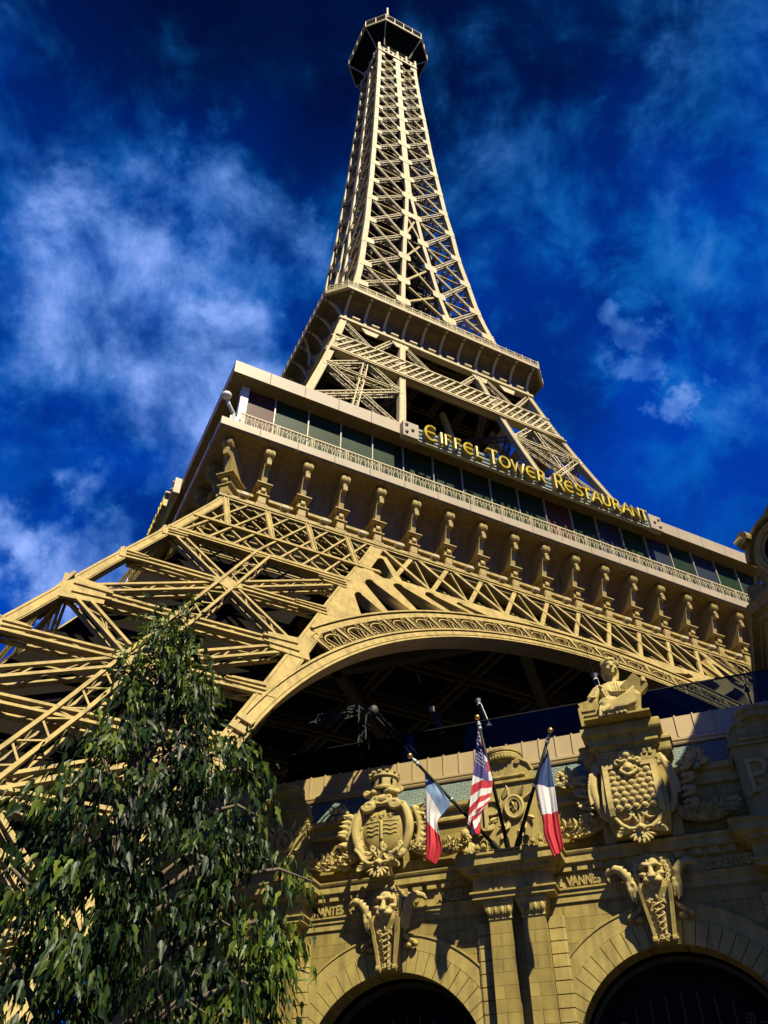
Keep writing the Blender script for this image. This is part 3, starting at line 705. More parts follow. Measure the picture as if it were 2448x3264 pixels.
copy1(rc, BALC, pi / 4, (9.41, -9.41, 0))

# ---------------- slender upper shaft
GZ = [60.2, 64.5, 69, 74.1, 79.2, 84.5, 89.3, 94.2, 99.1, 103.9, 108.3, 112.3, 116.3, 120.0, 123.6, 127.1, 130.6, 133.9]
up_ = MB(); zz = zs(57.8, 136.5, 44)
up_.loft([[(-W(z), -W(z), z), (-W(z) + .52, -W(z), z), (-W(z) + .52, -W(z) + .52, z), (-W(z), -W(z) + .52, z)] for z in zz])
sp0 = up_.build('shaft_post', M['paint2'], TOW)
for k in (1, 2, 3): copy1(sp0, TOW, k * pi / 2)
cp = MB()
for s_ in (-1, 1):
    z1_ = 91 if True else 0
    zl = zs(57.8, 90.5, 16)
    cp.loft([[(s_ * WI(z) - .2, -W(z) - .01, z), (s_ * WI(z) + .2, -W(z) - .01, z), (s_ * WI(z) + .2, -W(z) + .35, z), (s_ * WI(z) - .2, -W(z) + .35, z)] for z in zl])
zl = zs(90.4, 136.5, 20)
cp.loft([[(-.36, -W(z), z), (.36, -W(z), z), (.36, -W(z) + .35, z), (-.36, -W(z) + .35, z)] for z in zl])
cp0 = cp.build('centre_post', M['paint2'], TOW)
for k in (1, 2, 3): copy1(cp0, TOW, k * pi / 2)
def cplate(mb, x, z, w, h, cut, off=.03):
    n = FN(z); o = [(-w / 2, -h / 2 + cut), (-w / 2 + cut, -h / 2), (w / 2 - cut, -h / 2), (w / 2, -h / 2 + cut), (w / 2, h / 2 - cut), (w / 2 - cut, h / 2), (-w / 2 + cut, h / 2), (-w / 2, h / 2 - cut)]
    mb.prism(o, lambda a, b, t: FP(x + a, z + b) + n * t, -.02, off)
for k4 in range(4):
    rot = Matrix.Rotation(k4 * pi / 2, 3, 'Z')
    for i, z in enumerate(GZ):
        s = W(z) / 8.0 * .55 + .55           # plates shrink with height
        hh = 1.25 * (0.75 + .25 * s)
        if k4 in (0,):
            for s_ in (-1, 1):
                mb = MB(); x = s_ * (W(z) - .02); n = FN(z); o = [(0, -hh / 2), (1.05 * s + .2, -hh / 2 + .2), (1.05 * s + .2, hh / 2 - .2), (0, hh / 2)]
                mb.prism([(-s_ * a, b) for a, b in o], lambda a, b, t: FP(x + a, z + b) + n * t, -.02, .03); mb.build('gusset_plate', M['paint2'], TOW)
            if z < 86:
                for s_ in (-1, 1):
                    mb = MB(); cplate(mb, s_ * (WI(z)), z, 1.35 * s, hh, .22); mb.build('gusset_plate', M['paint2'], TOW)
            else:
                mb = MB(); cplate(mb, 0, z, 2.0 * s, hh, .22); mb.build('gusset_plate', M['paint2'], TOW)
        else:
            for s_ in (-1, 1):
                mb = MB(); cplate(mb, s_ * (W(z) - .5), z, 1.0, hh, .2); mb.v = [tuple(rot @ V(p)) for p in mb.v]; rest.add(mb.v, mb.f)
            for s_ in ((-1, 1) if z < 86 else (0,)):
                mb = MB(); cplate(mb, s_ * WI(z), z, 1.3 * s, hh, .22); mb.v = [tuple(rot @ V(p)) for p in mb.v]; rest.add(mb.v, mb.f)
    for i in range(len(GZ) - 1):
        za, zb = GZ[i], GZ[i + 1]
        for s_ in (-1, 1):
            xo = lambda z: s_ * (W(z) - .42); xi = lambda z: s_ * (max(WI(z), .1) + .15)
            for j, (a, b) in enumerate((((xo(zb), zb), (xi(za), za)), ((xi(zb), zb), (xo(za), za)))):
                solid = (j == 0) == (s_ < 0)
                own = k4 == 0 and za < 127
                mb = MB() if own else rest; A = rot @ FP(*a, -.05 - .08 * j); B = rot @ FP(*b, -.05 - .08 * j); n = rot @ FN((za + zb) / 2)
                if solid:
                    t = (B - A).normalized(); u = t.cross(n).normalized() * .11
                    mb.beam(A + u, B + u, .09, .2, n); mb.beam(A - u, B - u, .09, .2, n)
                    for q in (.25, .5, .75): mb.beam(A.lerp(B, q) - u, A.lerp(B, q) + u, .12, .05, n)
                else: mb.truss(A, B, n, .36, .3, .075, .04, .55 if own else .9)
                if own: mb.build('truss_beam', M['paint2'], TOW)
            if k4 in (0, 3):
                for q in (.33, .66): rest.beam((rot @ FP(xo(zb), zb, -.5)).lerp(rot @ FP(xo(za), za, -.5), q), (rot @ FP(xi(za), za, -.5)).lerp(rot @ FP(xi(zb), zb, -.5), q * .5), .07, .07, rot @ FN(za))
            rest.beam(rot @ FP(xo(za), za, -.3), rot @ FP(xi(za), za, -.3), .12, .2, rot @ FN(za))
            if zb < 88:     # inner faces of the four thin legs
                dim.truss(rot @ V((xo(zb), -WI(zb) - .2, zb)), rot @ V((xi(za), -WI(za) - .2, za)), rot @ V((0, -1, 0)), .34, .3, .08, .04, 1.0)
                dim.truss(rot @ V((xi(zb), -WI(zb) - .2, zb)), rot @ V((xo(za), -WI(za) - .2, za)), rot @ V((0, -1, 0)), .34, .3, .08, .04, 1.0)
        if 62 < za < 84:
            for a, b in (((-WI(za), za), (WI(zb), zb)), ((WI(za), za), (-WI(zb), zb))):
                rest.beam(rot @ FP(*a, -.15), rot @ FP(*b, -.15), .22, .2, rot @ FN(za))
    # cross frames inside
    for z in GZ:
        dim.beam(rot @ V((-W(z) + .4, -W(z) * .5, z)), rot @ V((W(z) - .4, -W(z) * .5, z)), .14, .2); dim.beam(rot @ V((-W(z) + .3, -W(z) + .3, z)), rot @ V((0, 0, z)), .16, .2, V((0, 0, 1)))
ro = rest.build('far_bracing', M['paint'], TOW); tag(ro, kind='stuff')
ro = dim.build('inner_bracing', M['paint_dim'], TOW); tag(ro, kind='stuff')

# ---------------- lookout deck and spire
d8 = lambda k_, z: [(x * k_, y * k_, z) for x, y in oct_(3.03, 5.33)]
ob = MB()
sq = lambda w_, z: [(-w_ * .7, -w_, z), (w_ * .7, -w_, z), (w_, -w_ * .7, z), (w_, w_ * .7, z), (w_ * .7, w_, z), (-w_ * .7, w_, z), (-w_, w_ * .7, z), (-w_, -w_ * .7, z)]
ob.loft([sq(2.9, 137.6), sq(3.0, 138.6), [tuple(V(a).lerp(V(b), .30)) for a, b in zip(sq(3.1, 139.6), d8(1, 139.6))], [tuple(V(a).lerp(V(b), .75)) for a, b in zip(sq(3.1, 140.9), d8(1, 140.9))], d8(.99, 141.5)])
OBS = ob.build('lookout_deck', M['dark'], TOW)
oe = MB(); oe.loft([d8(1.0, 141.45), d8(1.012, 141.48), d8(1.012, 141.78), d8(1.0, 141.8)]); oe.build('deck_edge', M['paint2'], OBS)
orl = MB(); o8 = oct_(3.03, 5.33); hR = 2.2
for i in range(8):
    a = V((*o8[i], 141.8)); b = V((*o8[(i + 1) % 8], 141.8)); n = 4 if i % 2 == 0 else 2
    for j in range(n):
        p = a.lerp(b, j / n); orl.box(p.x - .06, p.x + .06, p.y - .06, p.y + .06, 141.8, 141.8 + hR)
    orl.beam(a + V((0, 0, hR)), b + V((0, 0, hR)), .1, .1, V((0, 0, 1))); orl.beam(a + V((0, 0, .15)), b + V((0, 0, .15)), .08, .08, V((0, 0, 1)))
orl.build('railing', M['paint2'], OBS)
og = MB(); og.loft([d8(.985, 141.9), d8(.985, 143.7)], cap=False); og.build('mesh_screen', M['dark'], OBS)
orb = MB()
for i in range(8):
    b = V((*o8[i], 141.4)); a = V(sq(3.05, 138.2)[i]); m1 = a.lerp(b, .25) + V((0, 0, .5)); m2 = a.lerp(b, .6) + V((0, 0, .35)); u = V((a.x, a.y, -1.2))
    for p, q in ((a, m1), (m1, m2), (m2, b)): orb.beam(p, q, .14, .3, u, .08)
orb.build('rib', M['paint2'], OBS)
ft = MB()     # little frieze panels right under the flare
for k in range(4):
    rot = Matrix.Rotation(k * pi / 2, 3, 'Z')
    mb = MB(); mb.box(-3.2, 3.2, -3.26, -3.1, 134.9, 135.15); mb.box(-3.1, 3.1, -3.2, -3.05, 136.4, 136.6)
    for i in range(9): mb.box(-3.0 + i * .75 - .14, -3.0 + i * .75 + .14, -3.2, -3.0, 135.1, 136.5 + (1.4 if i % 2 == 0 else 0))
    for i in range(8):
        mb.beam((-3.0 + i * .75, -3.12, 135.2), (-2.25 + i * .75, -3.12, 136.4), .06, .05); mb.beam((-3.0 + i * .75, -3.12, 136.4), (-2.25 + i * .75, -3.12, 135.2), .06, .05)
    ft.add([rot @ V(p) for p in mb.v], mb.f)
ft.build('deck_frieze', M['paint2'], OBS)
spn = MB(); spn.lathe([(0, 141.8), (2.6, 141.8), (2.4, 147.2), (2.9, 147.3), (2.7, 147.8), (1.8, 150.5), (1.3, 152), (.5, 156), (.28, 158), (.28, 163), (.22, 163), (.2, 167.6), (.1, 168), (0, 168)], n=16)
spn.build('spire', M['paint2'], TOW)
# ================================================================== RESTAURANT ON THE FIRST FLOOR
TLOC, TROT = (0.609, 48.2, 0), R(90 - 63.48)
RES = empty('restaurant_pavilion', TLOC, TROT)
tag(RES, 'glazed restaurant floor with scroll brackets wrapped round the lattice tower', 'restaurant')
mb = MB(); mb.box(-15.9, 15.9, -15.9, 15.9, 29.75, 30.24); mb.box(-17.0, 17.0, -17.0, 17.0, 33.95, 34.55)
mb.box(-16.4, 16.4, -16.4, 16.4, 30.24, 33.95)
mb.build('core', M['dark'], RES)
def edged(name, w, z0, z1, pitch, m, dep=.5, gap=.012):
    # edge band made of sheet panels with open joints, all four sides
    mb = MB(); n = int(round(2 * w / pitch))
    for k in range(4):
        rot = Matrix.Rotation(k * pi / 2, 3, 'Z'); t = MB()
        for i in range(n):
            x0 = -w + 2 * w * i / n + (gap if i else 0); x1 = -w + 2 * w * (i + 1) / n - (gap if i < n - 1 else 0)
            t.box(x0, x1 - (.0 if i < n - 1 else dep * 0), -w, -w + dep, z0, z1)
        if k in (1, 3):
            t = MB()
            for i in range(n):
                x0 = max(-w + 2 * w * i / n + gap, -w + dep + .002); x1 = min(-w + 2 * w * (i + 1) / n - gap, w - dep - .002)
                t.box(x0, x1, -w, -w + dep, z0, z1)
        mb.add([rot @ V(p) for p in t.v], t.f)
    return mb.build(name, m, RES)
edged('roof_fascia', 17.40, 33.82, 34.66, 1.83, M['fascia'], .5)
edged('slab_edge', 17.58, 29.80, 30.26, 1.85, M['fascia'], .6)
mb = MB(); mb.loft([[(-16.4, -16.4, 33.78), (16.4, -16.4, 33.78), (16.4, 16.4, 33.78), (-16.4, 16.4, 33.78)], [(-17.38, -17.38, 33.78), (17.38, -17.38, 33.78), (17.38, 17.38, 33.78), (-17.38, 17.38, 33.78)]], cap=False)
mb.build('eave_soffit', M['cove'], RES)
mb = MB()
q4 = lambda w, z: [(-w, -w, z), (w, -w, z), (w, w, z), (-w, w, z)]
rr = [q4(15.85, 26.9), q4(15.85, 28.2)] + [q4(15.85 + 1.1 * (1 - cos(a)), 28.2 + 1.4 * sin(a)) for a in [pi / 2 * i / 8 for i in range(1, 9)]] + [q4(17.5, 29.72), q4(17.54, 29.80)]
mb.loft(rr, cap=False); mb.build('coved_wall', M['cove'], RES)
# ledges at the foot of the wall
mb = MB()
mb.loft([q4(16.0, 25.86), q4(16.86, 25.9), q4(16.86, 26.02), q4(16.78, 26.04), q4(16.78, 26.16), q4(16.95, 26.2), q4(16.95, 26.3), q4(16.0, 26.34)], cap=False)
mb.build('cornice', M['paint'], RES)
mb = MB()
mb.loft([q4(15.8, 26.34), q4(16.55, 26.36), q4(16.55, 26.56), q4(16.42, 26.60), q4(16.30, 26.62), q4(16.30, 26.86), q4(16.42, 26.9), q4(16.42, 27.0), q4(15.8, 27.06)], cap=False)
mb.build('plinth_moulding', M['paint'], RES)
# windows
wc = {0: 'maroon', 10: 'maroon', 12: 'bluegl', 16: 'bluegl', 11: 'green', 14: 'bluegl'}
NW = 19; P0 = -16.72; PW = 2 * 16.72 / NW
for i in range(NW):
    mb = MB(); mb.box(P0 + i * PW + .02, P0 + (i + 1) * PW - .02, -16.62, -16.55, 30.3, 33.78)
    o = mb.build('window_pane', M[wc.get(i, 'green')], RES)
    if i == 0: o['label'] = 'reddish brown window pane at the corner'
    c = copy1(o, RES, -pi / 2) if i < 19 else None
    if c and 'label' in c: del c['label']
mb = MB(); mb.box(-.03, .03, -16.74, -16.60, 30.25, 33.79)
m0 = mb.build('mullion', M['mull'], RES)
m0.location = (P0 + PW, 0, 0)
for i in range(2, NW): copy1(m0, RES, 0, (P0 + i * PW, 0, 0))
for i in range(1, NW): copy1(m0, RES, -pi / 2, (0, P0 + i * PW, 0))
mb = MB(); mb.box(-16.74, -16.36, -16.74, -16.36, 30.25, 33.79)
mb.build('corner_post', M['white'], RES)
# balustrade bay: flat bars, forked balusters and rings
mb = MB(); y = -17.42
mb.box(-PW / 2, PW / 2, y - .03, y + .03, 31.02, 31.09); mb.box(-PW / 2, PW / 2, y - .02, y + .02, 30.36, 30.40); mb.box(-PW / 2, PW / 2, y - .015, y + .015, 30.80, 30.83)
mb.box(-PW / 2 + .02, -PW / 2 + .07, y - .03, y + .03, 30.26, 31.05); mb.box(-PW / 2 + .12, -PW / 2 + .16, y - .03, y + .03, 30.26, 31.05)
for i in range(3):
    x = -PW / 2 + .43 + i * .52
    for s_ in (-1, 1):
        mb.beam((x + s_ * .13, y, 30.38), (x + s_ * .13, y, 30.62), .03, .02); mb.beam((x + s_ * .13, y, 30.62), (x + s_ * .05, y, 30.82), .03, .02); mb.beam((x + s_ * .13, y, 30.62), (x + s_ * .21, y, 30.82), .03, .02)
    for j in range(8):
        a0, a1 = 2 * pi * j / 8, 2 * pi * (j + 1) / 8
        mb.beam((x + .1 * cos(a0), y, 30.92 + .1 * sin(a0)), (x + .1 * cos(a1), y, 30.92 + .1 * sin(a1)), .03, .02)
    mb.box(x + .25, x + .28, y - .015, y + .015, 30.38, 31.03)
r0 = mb.build('railing', M['paint2'], RES); r0.location = (-8.5 * PW - .0 + 0, 0, 0)
for i in range(19):
    if i: copy1(r0, RES, 0, (P0 + (i + .5) * PW, 0, 0))
    copy1(r0, RES, -pi / 2, (0, P0 + (i + .5) * PW, 0))
r0.location = (P0 + .5 * PW, 0, 0)
# scroll brackets
def bracket():
    mb = MB(); yf = -17.22
    # tapering shaft, side profile in (y, z)
    mb.prism([(-15.8, 27.62), (-16.72, 27.62), (-16.86, 28.2), (-17.02, 28.85), (-17.18, 29.2), (-17.2, 29.62), (-15.8, 29.62)], lambda a, b, t: V((t, a, b)), -.13, .13)
    mb.box(-.11, .11, -17.25, -17.0, 28.62, 28.9)
    for z, w, p, h in ((27.52, .30, 16.98, .06), (27.58, .36, 17.04, .05), (26.98, .30, 16.92, .06), (27.04, .24, 16.86, .05), (26.36, .27, 16.90, .12)): mb.box(-w, w, -p, -15.8, z, z + h)
    mb.box(-.19, .19, -16.80, -15.8, 26.45, 27.55); mb.box(-.10, .10, -16.90, -16.7, 27.12, 27.45); mb.ball((0, -16.92, 27.22), (.13, .08, .12), 8, 6)
    mb.box(-.17, .17, -16.86, -16.7, 26.55, 26.9)
    # the big scroll
    for x0, x1, r_ in ((-.20, -.14, .235), (-.14, -.05, .265), (-.05, .05, .24), (.05, .14, .265), (.14, .20, .235)):
        mb.tube([(x0, -17.10, 29.32), (x1, -17.10, 29.32)], r_, 18)
    for s_ in (-1, 1):
        for r_, w_ in ((.18, .03), (.10, .05)):
            for j in range(12):
                a0, a1 = 2 * pi * j / 12, 2 * pi * (j + 1) / 12
                mb.beam((s_ * .21, -17.10 + r_ * cos(a0), 29.32 + r_ * sin(a0)), (s_ * .21, -17.10 + r_ * cos(a1), 29.32 + r_ * sin(a1)), .06, w_, V((s_, 0, 0)), w_ / 2)
        mb.ball((s_ * .20, -17.10, 29.32), .06, 8, 6)
    mb.ball((0, -17.16, 28.96), (.12, .10, .12), 8, 6); mb.ball((0, -17.08, 28.78), (.09, .09, .14), 8, 6); mb.ball((0, -17.0, 28.58), (.06, .06, .12), 8, 6)
    return mb
b0 = bracket().build('scroll_bracket', M['paint'], RES); b0.location = (-8 * PB, 0, 0)
for i in range(-7, 9): copy1(b0, RES, 0, (i * PB, 0, 0))
for i in range(-8, 9): copy1(b0, RES, -pi / 2, (0, i * PB, 0))
for sx, a in ((-1, -pi / 4), (1, pi / 4)):   # corner brackets turned on the diagonal, deeper
    c = copy1(b0, RES, a); c.location = (sx * 4.75, -4.75 + 4.9 * 0, 0); c.scale = (1.15, 1, 1)
    d = 16.95 * sqrt(2) - 17.15
    c.location = (sx * d / sqrt(2), -d / sqrt(2), 0)
for s_ in (-1, 1):
    mb = MB(); mb.prism([(15.8, 26.9), (16.62, 26.9), (16.72, 28.6), (16.9, 29.3), (17.0, 29.62), (15.8, 29.62)], lambda a, b, t: V((s_ * a, -a + t * 0, b)) + V((0, t, 0)), 0, .8)
    mb.build('corner_pier', M['paint'], RES)
# frieze panels between brackets: sunk frames
mb = MB()
for xa, xb, za, zb in ((-.62, .62, 27.02, 27.16), (-.62, .62, 26.62, 26.70)): mb.box(xa, xb, -16.56, -16.2, za, zb)
mb.prism([(-16.2, 27.16), (-16.52, 27.16), (-16.40, 27.30), (-16.2, 27.34)], lambda a, b, t: V((t, a, b)), -.60, .60)
mb.box(-.55, -.47, -16.38, -16.2, 26.70, 27.02); mb.box(.47, .55, -16.38, -16.2, 26.70, 27.02)
f0 = mb.build('frieze_panel', M['paint'], RES); f0.location = (-8.5 * PB + .0, 0, 0)
for i in range(-8, 9):
    copy1(f0, RES, 0, ((i + .5) * PB, 0, 0)) if i < 8 else None
    copy1(f0, RES, -pi / 2, (0, (i + .5) * PB, 0)) if i < 8 else None
# ledge lamps between brackets
mb = MB(); mb.box(-.04, .04, -16.86, -16.7, 26.32, 26.5); mb.loft([[(x * s_, -16.95 + y * s_, z) for x, y in ((-.22, -.08), (-.15, -.15), (.15, -.15), (.22, -.08), (.22, .08), (.15, .15), (-.15, .15), (-.22, .08))] for s_, z in ((.7, 26.44), (1, 26.50), (1, 26.62), (.75, 26.68))])
l0 = mb.build('ledge_lamp', M['paint2'], RES); l0.location = (-8.5 * PB + .1, 0, 0)
for i in range(-8, 8): copy1(l0, RES, 0, ((i + .5) * PB + .1, 0, 0))
# ------------------------------------------------------------------ the restaurant's name
def stroke_letter(ch):
    # flat strokes on a 0..1 high grid; round E like the epsilon of the sign
    A = lambda cx, cz, rx, rz, a0, a1, n=12: [(cx + rx * cos(R(a0 + (a1 - a0) * i / n)), cz + rz * sin(R(a0 + (a1 - a0) * i / n))) for i in range(n + 1)]
    D_ = {'E': (.72, [A(.44, .5, .40, .46, 52, 308), [(.06, .52), (.66, .52)]]),
          'I': (.16, [[(.08, .02), (.08, .98)]]),
          'F': (.50, [[(.08, .02), (.08, .96), (.50, .96)], [(.08, .56), (.42, .56)]]),
          'L': (.50, [[(.08, .98), (.08, .06), (.50, .06)]]),
          'T': (.66, [[(.0, .93), (.66, .93)], [(.33, .93), (.33, .02)]]),
          'O': (.92, [A(.46, .5, .40, .46, 0, 360, 20)]),
          'W': (1.02, [[(.0, .98), (.24, .04), (.50, .90), (.76, .04), (1.02, .98)]]),
          'R': (.62, [[(.08, .02), (.08, .95)], [(.08, .95), (.30, .95)] + A(.30, .72, .25, .23, 90, -90, 8) + [(.08, .49)], [(.28, .49), (.62, .02)]]),
          'S': (.56, [A(.28, .73, .23, .22, 30, 262, 9) + A(.28, .27, .25, .24, 80, -150, 9)]),
          'A': (.80, [[(.0, .02), (.40, .98), (.80, .02)], [(.16, .40), (.66, .40)]]),
          'U': (.70, [[(.07, .98), (.07, .36)] + A(.35, .34, .28, .29, 180, 360, 9) + [(.63, .98)]]),
          'N': (.76, [[(.08, .02), (.08, .96), (.68, .04), (.68, .98)]])}
    return D_[ch]
def make_sign(rz, lbl):
    S = empty('restaurant_sign', TLOC, TROT + rz); tag(S, lbl, 'sign', 'restaurant signs on the roof edge')
    mb = MB(); mb.box(-7.55, 7.55, -17.62, -17.41, 33.50, 34.42); mb.build('board', M['signboard'], S)
    mb = MB()
    for z in (33.62, 33.90, 34.18): mb.box(-7.5, 7.5, -17.68, -17.62, z, z + .14)
    mb.build('stripe', M['signstripe'], S)
    for s_ in (-1, 1):
        mb = MB()
        mb.box(min(s_ * 7.55, s_ * 8.45), max(s_ * 7.55, s_ * 8.45), -17.78, -17.41, 33.38, 34.46)
        for dx, dz in ((.7, .25), (.7, .8), (.35, .5)): mb.ball((s_ * (7.55 + dx), -17.80, 33.42 + dz), .10, 10, 6)
        mb.build('end_plate', M['fascia'], S)
    layout = [('E', -6.96, 1), ('I', -6.3, 0), ('F', -5.92, 0), ('F', -5.34, 0), ('E', -4.69, 0), ('L', -4.02, 0), ('T', -3.15, 1), ('O', -2.43, 0), ('W', -1.57, 0), ('E', -.78, 0), ('R', -.09, 0),
              ('R', 1.08, 1), ('E', 1.74, 0), ('S', 2.43, 0), ('T', 2.96, 0), ('A', 3.62, 0), ('U', 4.3, 0), ('R', 4.98, 0), ('A', 5.72, 0), ('N', 6.38, 0), ('T', 6.98, 0)]
    for ch, xc, big in layout:
        w, st = stroke_letter(ch); h = 1.18 if big else .86; z0 = 33.42 if big else 33.50; wk = .78 if not big else .92
        bk = MB(); tb = MB()
        for s_ in st:
            P = [V((xc + (a - w / 2) * wk, -17.95, z0 + b * h)) for a, b in s_]
            for p, q in zip(P, P[1:]):
                e = (q - p).normalized() * .045
                bk.beam(p - e, q + e, .10, .22, V((0, -1, 0)), 0)
            for sd_ in (-1, 1):
                Q = []
                for i, p in enumerate(P):
                    t = (P[min(i + 1, len(P) - 1)] - P[max(i - 1, 0)]).normalized(); Q.append(p + V((-t.z, 0, t.x)) * .034 * sd_ + V((0, -.03, 0)))
                tb.tube(Q, .023, 6)
        L = bk.build('letter', M['signbox'], S); tb.build('neon_tube', M['neon'], L)
    return S
make_sign(0, 'yellow lettered restaurant name sign along the sunlit front roof edge')
make_sign(-pi / 2, 'restaurant name sign seen edge on above the shaded left roof edge')
# security camera on the corner of the terrace
SCM = empty('security_camera', TLOC, TROT); tag(SCM, 'white dome security camera on a bent arm at the terrace corner', 'camera')
mb = MB(); mb.tube([(-17.0, -17.1, 30.3), (-17.0, -17.2, 31.05), (-17.35, -17.4, 31.35), (-17.5, -17.5, 31.75)], .09, 10); mb.box(-17.15, -16.6, -17.2, -17.0, 30.3, 30.95); mb.build('arm', M['white'], SCM)
mb = MB(); mb.ball((-17.55, -17.55, 31.72), (.24, .24, .2), 14, 10); mb.build('dome', M['white'], SCM, smooth=True)
# ================================================================== STONE FACADE
FLOC = (26 * sin(R(20.5)), 26 * cos(R(20.5)), 0); FROT = -R(20.5)
FAC = empty('stone_facade', FLOC, FROT)
tag(FAC, 'ornate tan stone casino front with carved lions, arched windows and slate roof', 'building')
BAY = 8.03; AC = [-17.48, -9.45, -1.42]; PC = [-13.46, -5.43, 2.60]; XL, XR = -19.5, 3.9
def archpoly(c, r, zc, n=40, z0=.05): return [(c + r, z0)] + [(c + r * cos(pi * i / n), zc + r * sin(pi * i / n)) for i in range(n + 1)] + [(c - r, z0)]
AR, AZ = 2.84, 5.58
plate('wall', [(XL, 0), (XR, 0), (XR, 10.0), (XL, 10.0)], [archpoly(c, AR, AZ) for c in AC[1:]], .7, M['ashlar'], FAC, lambda x, z, y: (x, y + .35, z))
mb = MB(); mb.box(XL, XR, .3, .72, 10.0, 13.3); mb.box(XL, XR, .9, 15, 14.9, 15.45); mb.box(XL, XR, 1.5, 2.0, 0, 10.0); mb.box(XL, XL + .4, .7, 15, 0, 15)
mb.build('wall_core', M['dark'], FAC)
for c in AC[1:]:
    s = MB()
    nb = 31
    for i in range(nb):
        a0 = pi * (i + .035) / nb; a1 = pi * (i + 1 - .035) / nb
        r1 = AR + .62
        pts = [(c + r_ * cos(a), AZ + r_ * sin(a)) for r_, a in ((AR - .001, a0), (r1, a0), (r1, (a0 + a1) / 2), (r1, a1), (AR - .001, a1), (AR - .001, (a0 + a1) / 2))]
        dy = -.07 - .012 * random.random()
        s.prism(pts, lambda a, b, t: V((a, t, b)), dy, .05)
    for z0 in [j * .62 for j in range(9)]:
        for sgn in (-1, 1): s.box(min(c + sgn * AR, c + sgn * (AR + .62)), max(c + sgn * AR, c + sgn * (AR + .62)), -.075, .05, z0 + .02, z0 + .60)
    s.build('arch_surround', M['stone'], FAC)
    s = MB(); rings = []
    for i in range(49):
        a = pi * i / 48
        rings.append([(c + r_ * cos(a), y_, AZ + r_ * sin(a)) for r_, y_ in ((AR + .62, -.03), (AR + .64, -.045), (AR + 1.0, -.045), (AR + 1.03, -.08), (AR + 1.08, -.08), (AR + 1.08, .02), (AR + .62, .02))])
    s.loft(rings); s.build('arch_moulding', M['stone'], FAC)
    # window behind: dark glass, bars and cast ornament in the corners
    s = MB(); s.box(c - 3.0, c + 3.0, 1.30, 1.36, 0, 8.7); w = s.build('arched_window', M['blackw'], FAC)
    s = MB()
    for i in range(-6, 7):
        x = c + i * .43; h = AZ + sqrt(max(AR * AR - (i * .43)**2, 0)) - .9; s.tube([(x, 1.2, 0), (x, 1.2, h)], .03, 6)
    for z in (4.0, 6.1): s.box(c - AR, c + AR, 1.18, 1.24, z, z + .06)
    rings = []
    for i in range(33):
        a = pi * i / 32; rings.append([(c + r_ * cos(a), y_, AZ + r_ * sin(a)) for r_, y_ in ((AR - .12, 1.1), (AR, 1.1), (AR, 1.3), (AR - .12, 1.3))])
    s.loft(rings)
    for sgn in (-1, 1):
        for (dx, dz, rr_) in ((2.2, .55, .20), (1.95, .95, .15), (2.45, .2, .16), (1.65, 1.2, .12), (2.25, -.2, .18)):
            P = [(c + sgn * dx + rr_ * cos(2 * pi * j / 12), 1.12, AZ + dz + rr_ * sin(2 * pi * j / 12)) for j in range(13)]; s.tube(P, .03, 5)
            for j in range(4): s.tube([(c + sgn * dx, 1.12, AZ + dz), (c + sgn * dx + rr_ * cos(pi * j / 2), 1.12, AZ + dz + rr_ * sin(pi * j / 2))], .018, 4)
    s.build('grille', M['grille'], w)
# entablature
mb = MB()
mb.profile([(.32, 9.78), (-.05, 9.80), (-.05, 9.98), (-.09, 10.0), (-.09, 10.10), (-.14, 10.13), (-.14, 10.18), (.32, 10.20)], XL, XR)
mb.build('architrave', M['stone'], FAC)
mb = MB(); mb.box(XL, XR, -.045, .3, 10.20, 10.60); mb.build('frieze', M['stone'], FAC)
mb = MB(); x = XL
while x < XR - .4: mb.box(x, x + .30, -.20, -.05, 10.62, 10.80); x += .47
mb.build('dentil_course', M['stone'], FAC)
mb = MB(); mb.profile([(.3, 10.60), (-.08, 10.61), (-.10, 10.80), (-.25, 10.82), (-.27, 10.84), (-.27, 11.05), (-.31, 11.07), (-.34, 11.13), (-.34, 11.16), (.3, 11.2)], XL, XR)
mb.build('cornice', M['stone'], FAC)
mb = MB(); mb.box(XL, XR, .12, .32, 11.15, 12.74)
mb.build('parapet', M['ashlar'], FAC)
mb = MB(); mb.profile([(.3, 12.70), (.02, 12.72), (-.02, 12.76), (-.02, 12.84), (.03, 12.88), (.03, 13.08), (-.10, 13.12), (-.13, 13.18), (-.13, 13.30), (.05, 13.36), (.3, 13.38)], XL, XR)
mb.build('coping', M['stone'], FAC)
mb = MB(); mb.prism([(.26, 13.30), (.84, 14.50), (.90, 14.50), (.90, 13.30)], lambda a, b, t: V((t, a, b)), XL, XR); mb.build('slate_roof', M['slate'], FAC)
mb = MB(); mb.profile([(.9, 14.42), (.72, 14.44), (.70, 14.50), (.74, 14.54), (.70, 14.58), (.70, 14.66), (.80, 14.72), (.9, 14.74)], XL, XR); mb.build('roof_gutter', M['capm'], FAC)
mb = MB(); mb.prism([(.84, 14.70), (.90, 15.50), (.98, 15.52), (.98, 14.70)], lambda a, b, t: V((t, a, b)), XL, XR)
x = XL + .2
while x < XR: mb.prism([(.80, 14.74), (.86, 15.53), (.93, 15.53), (.90, 14.74)], lambda a, b, t: V((t, a, b)), x, x + .05); x += .575
mb.build('roof_cap', M['capm'], FAC)
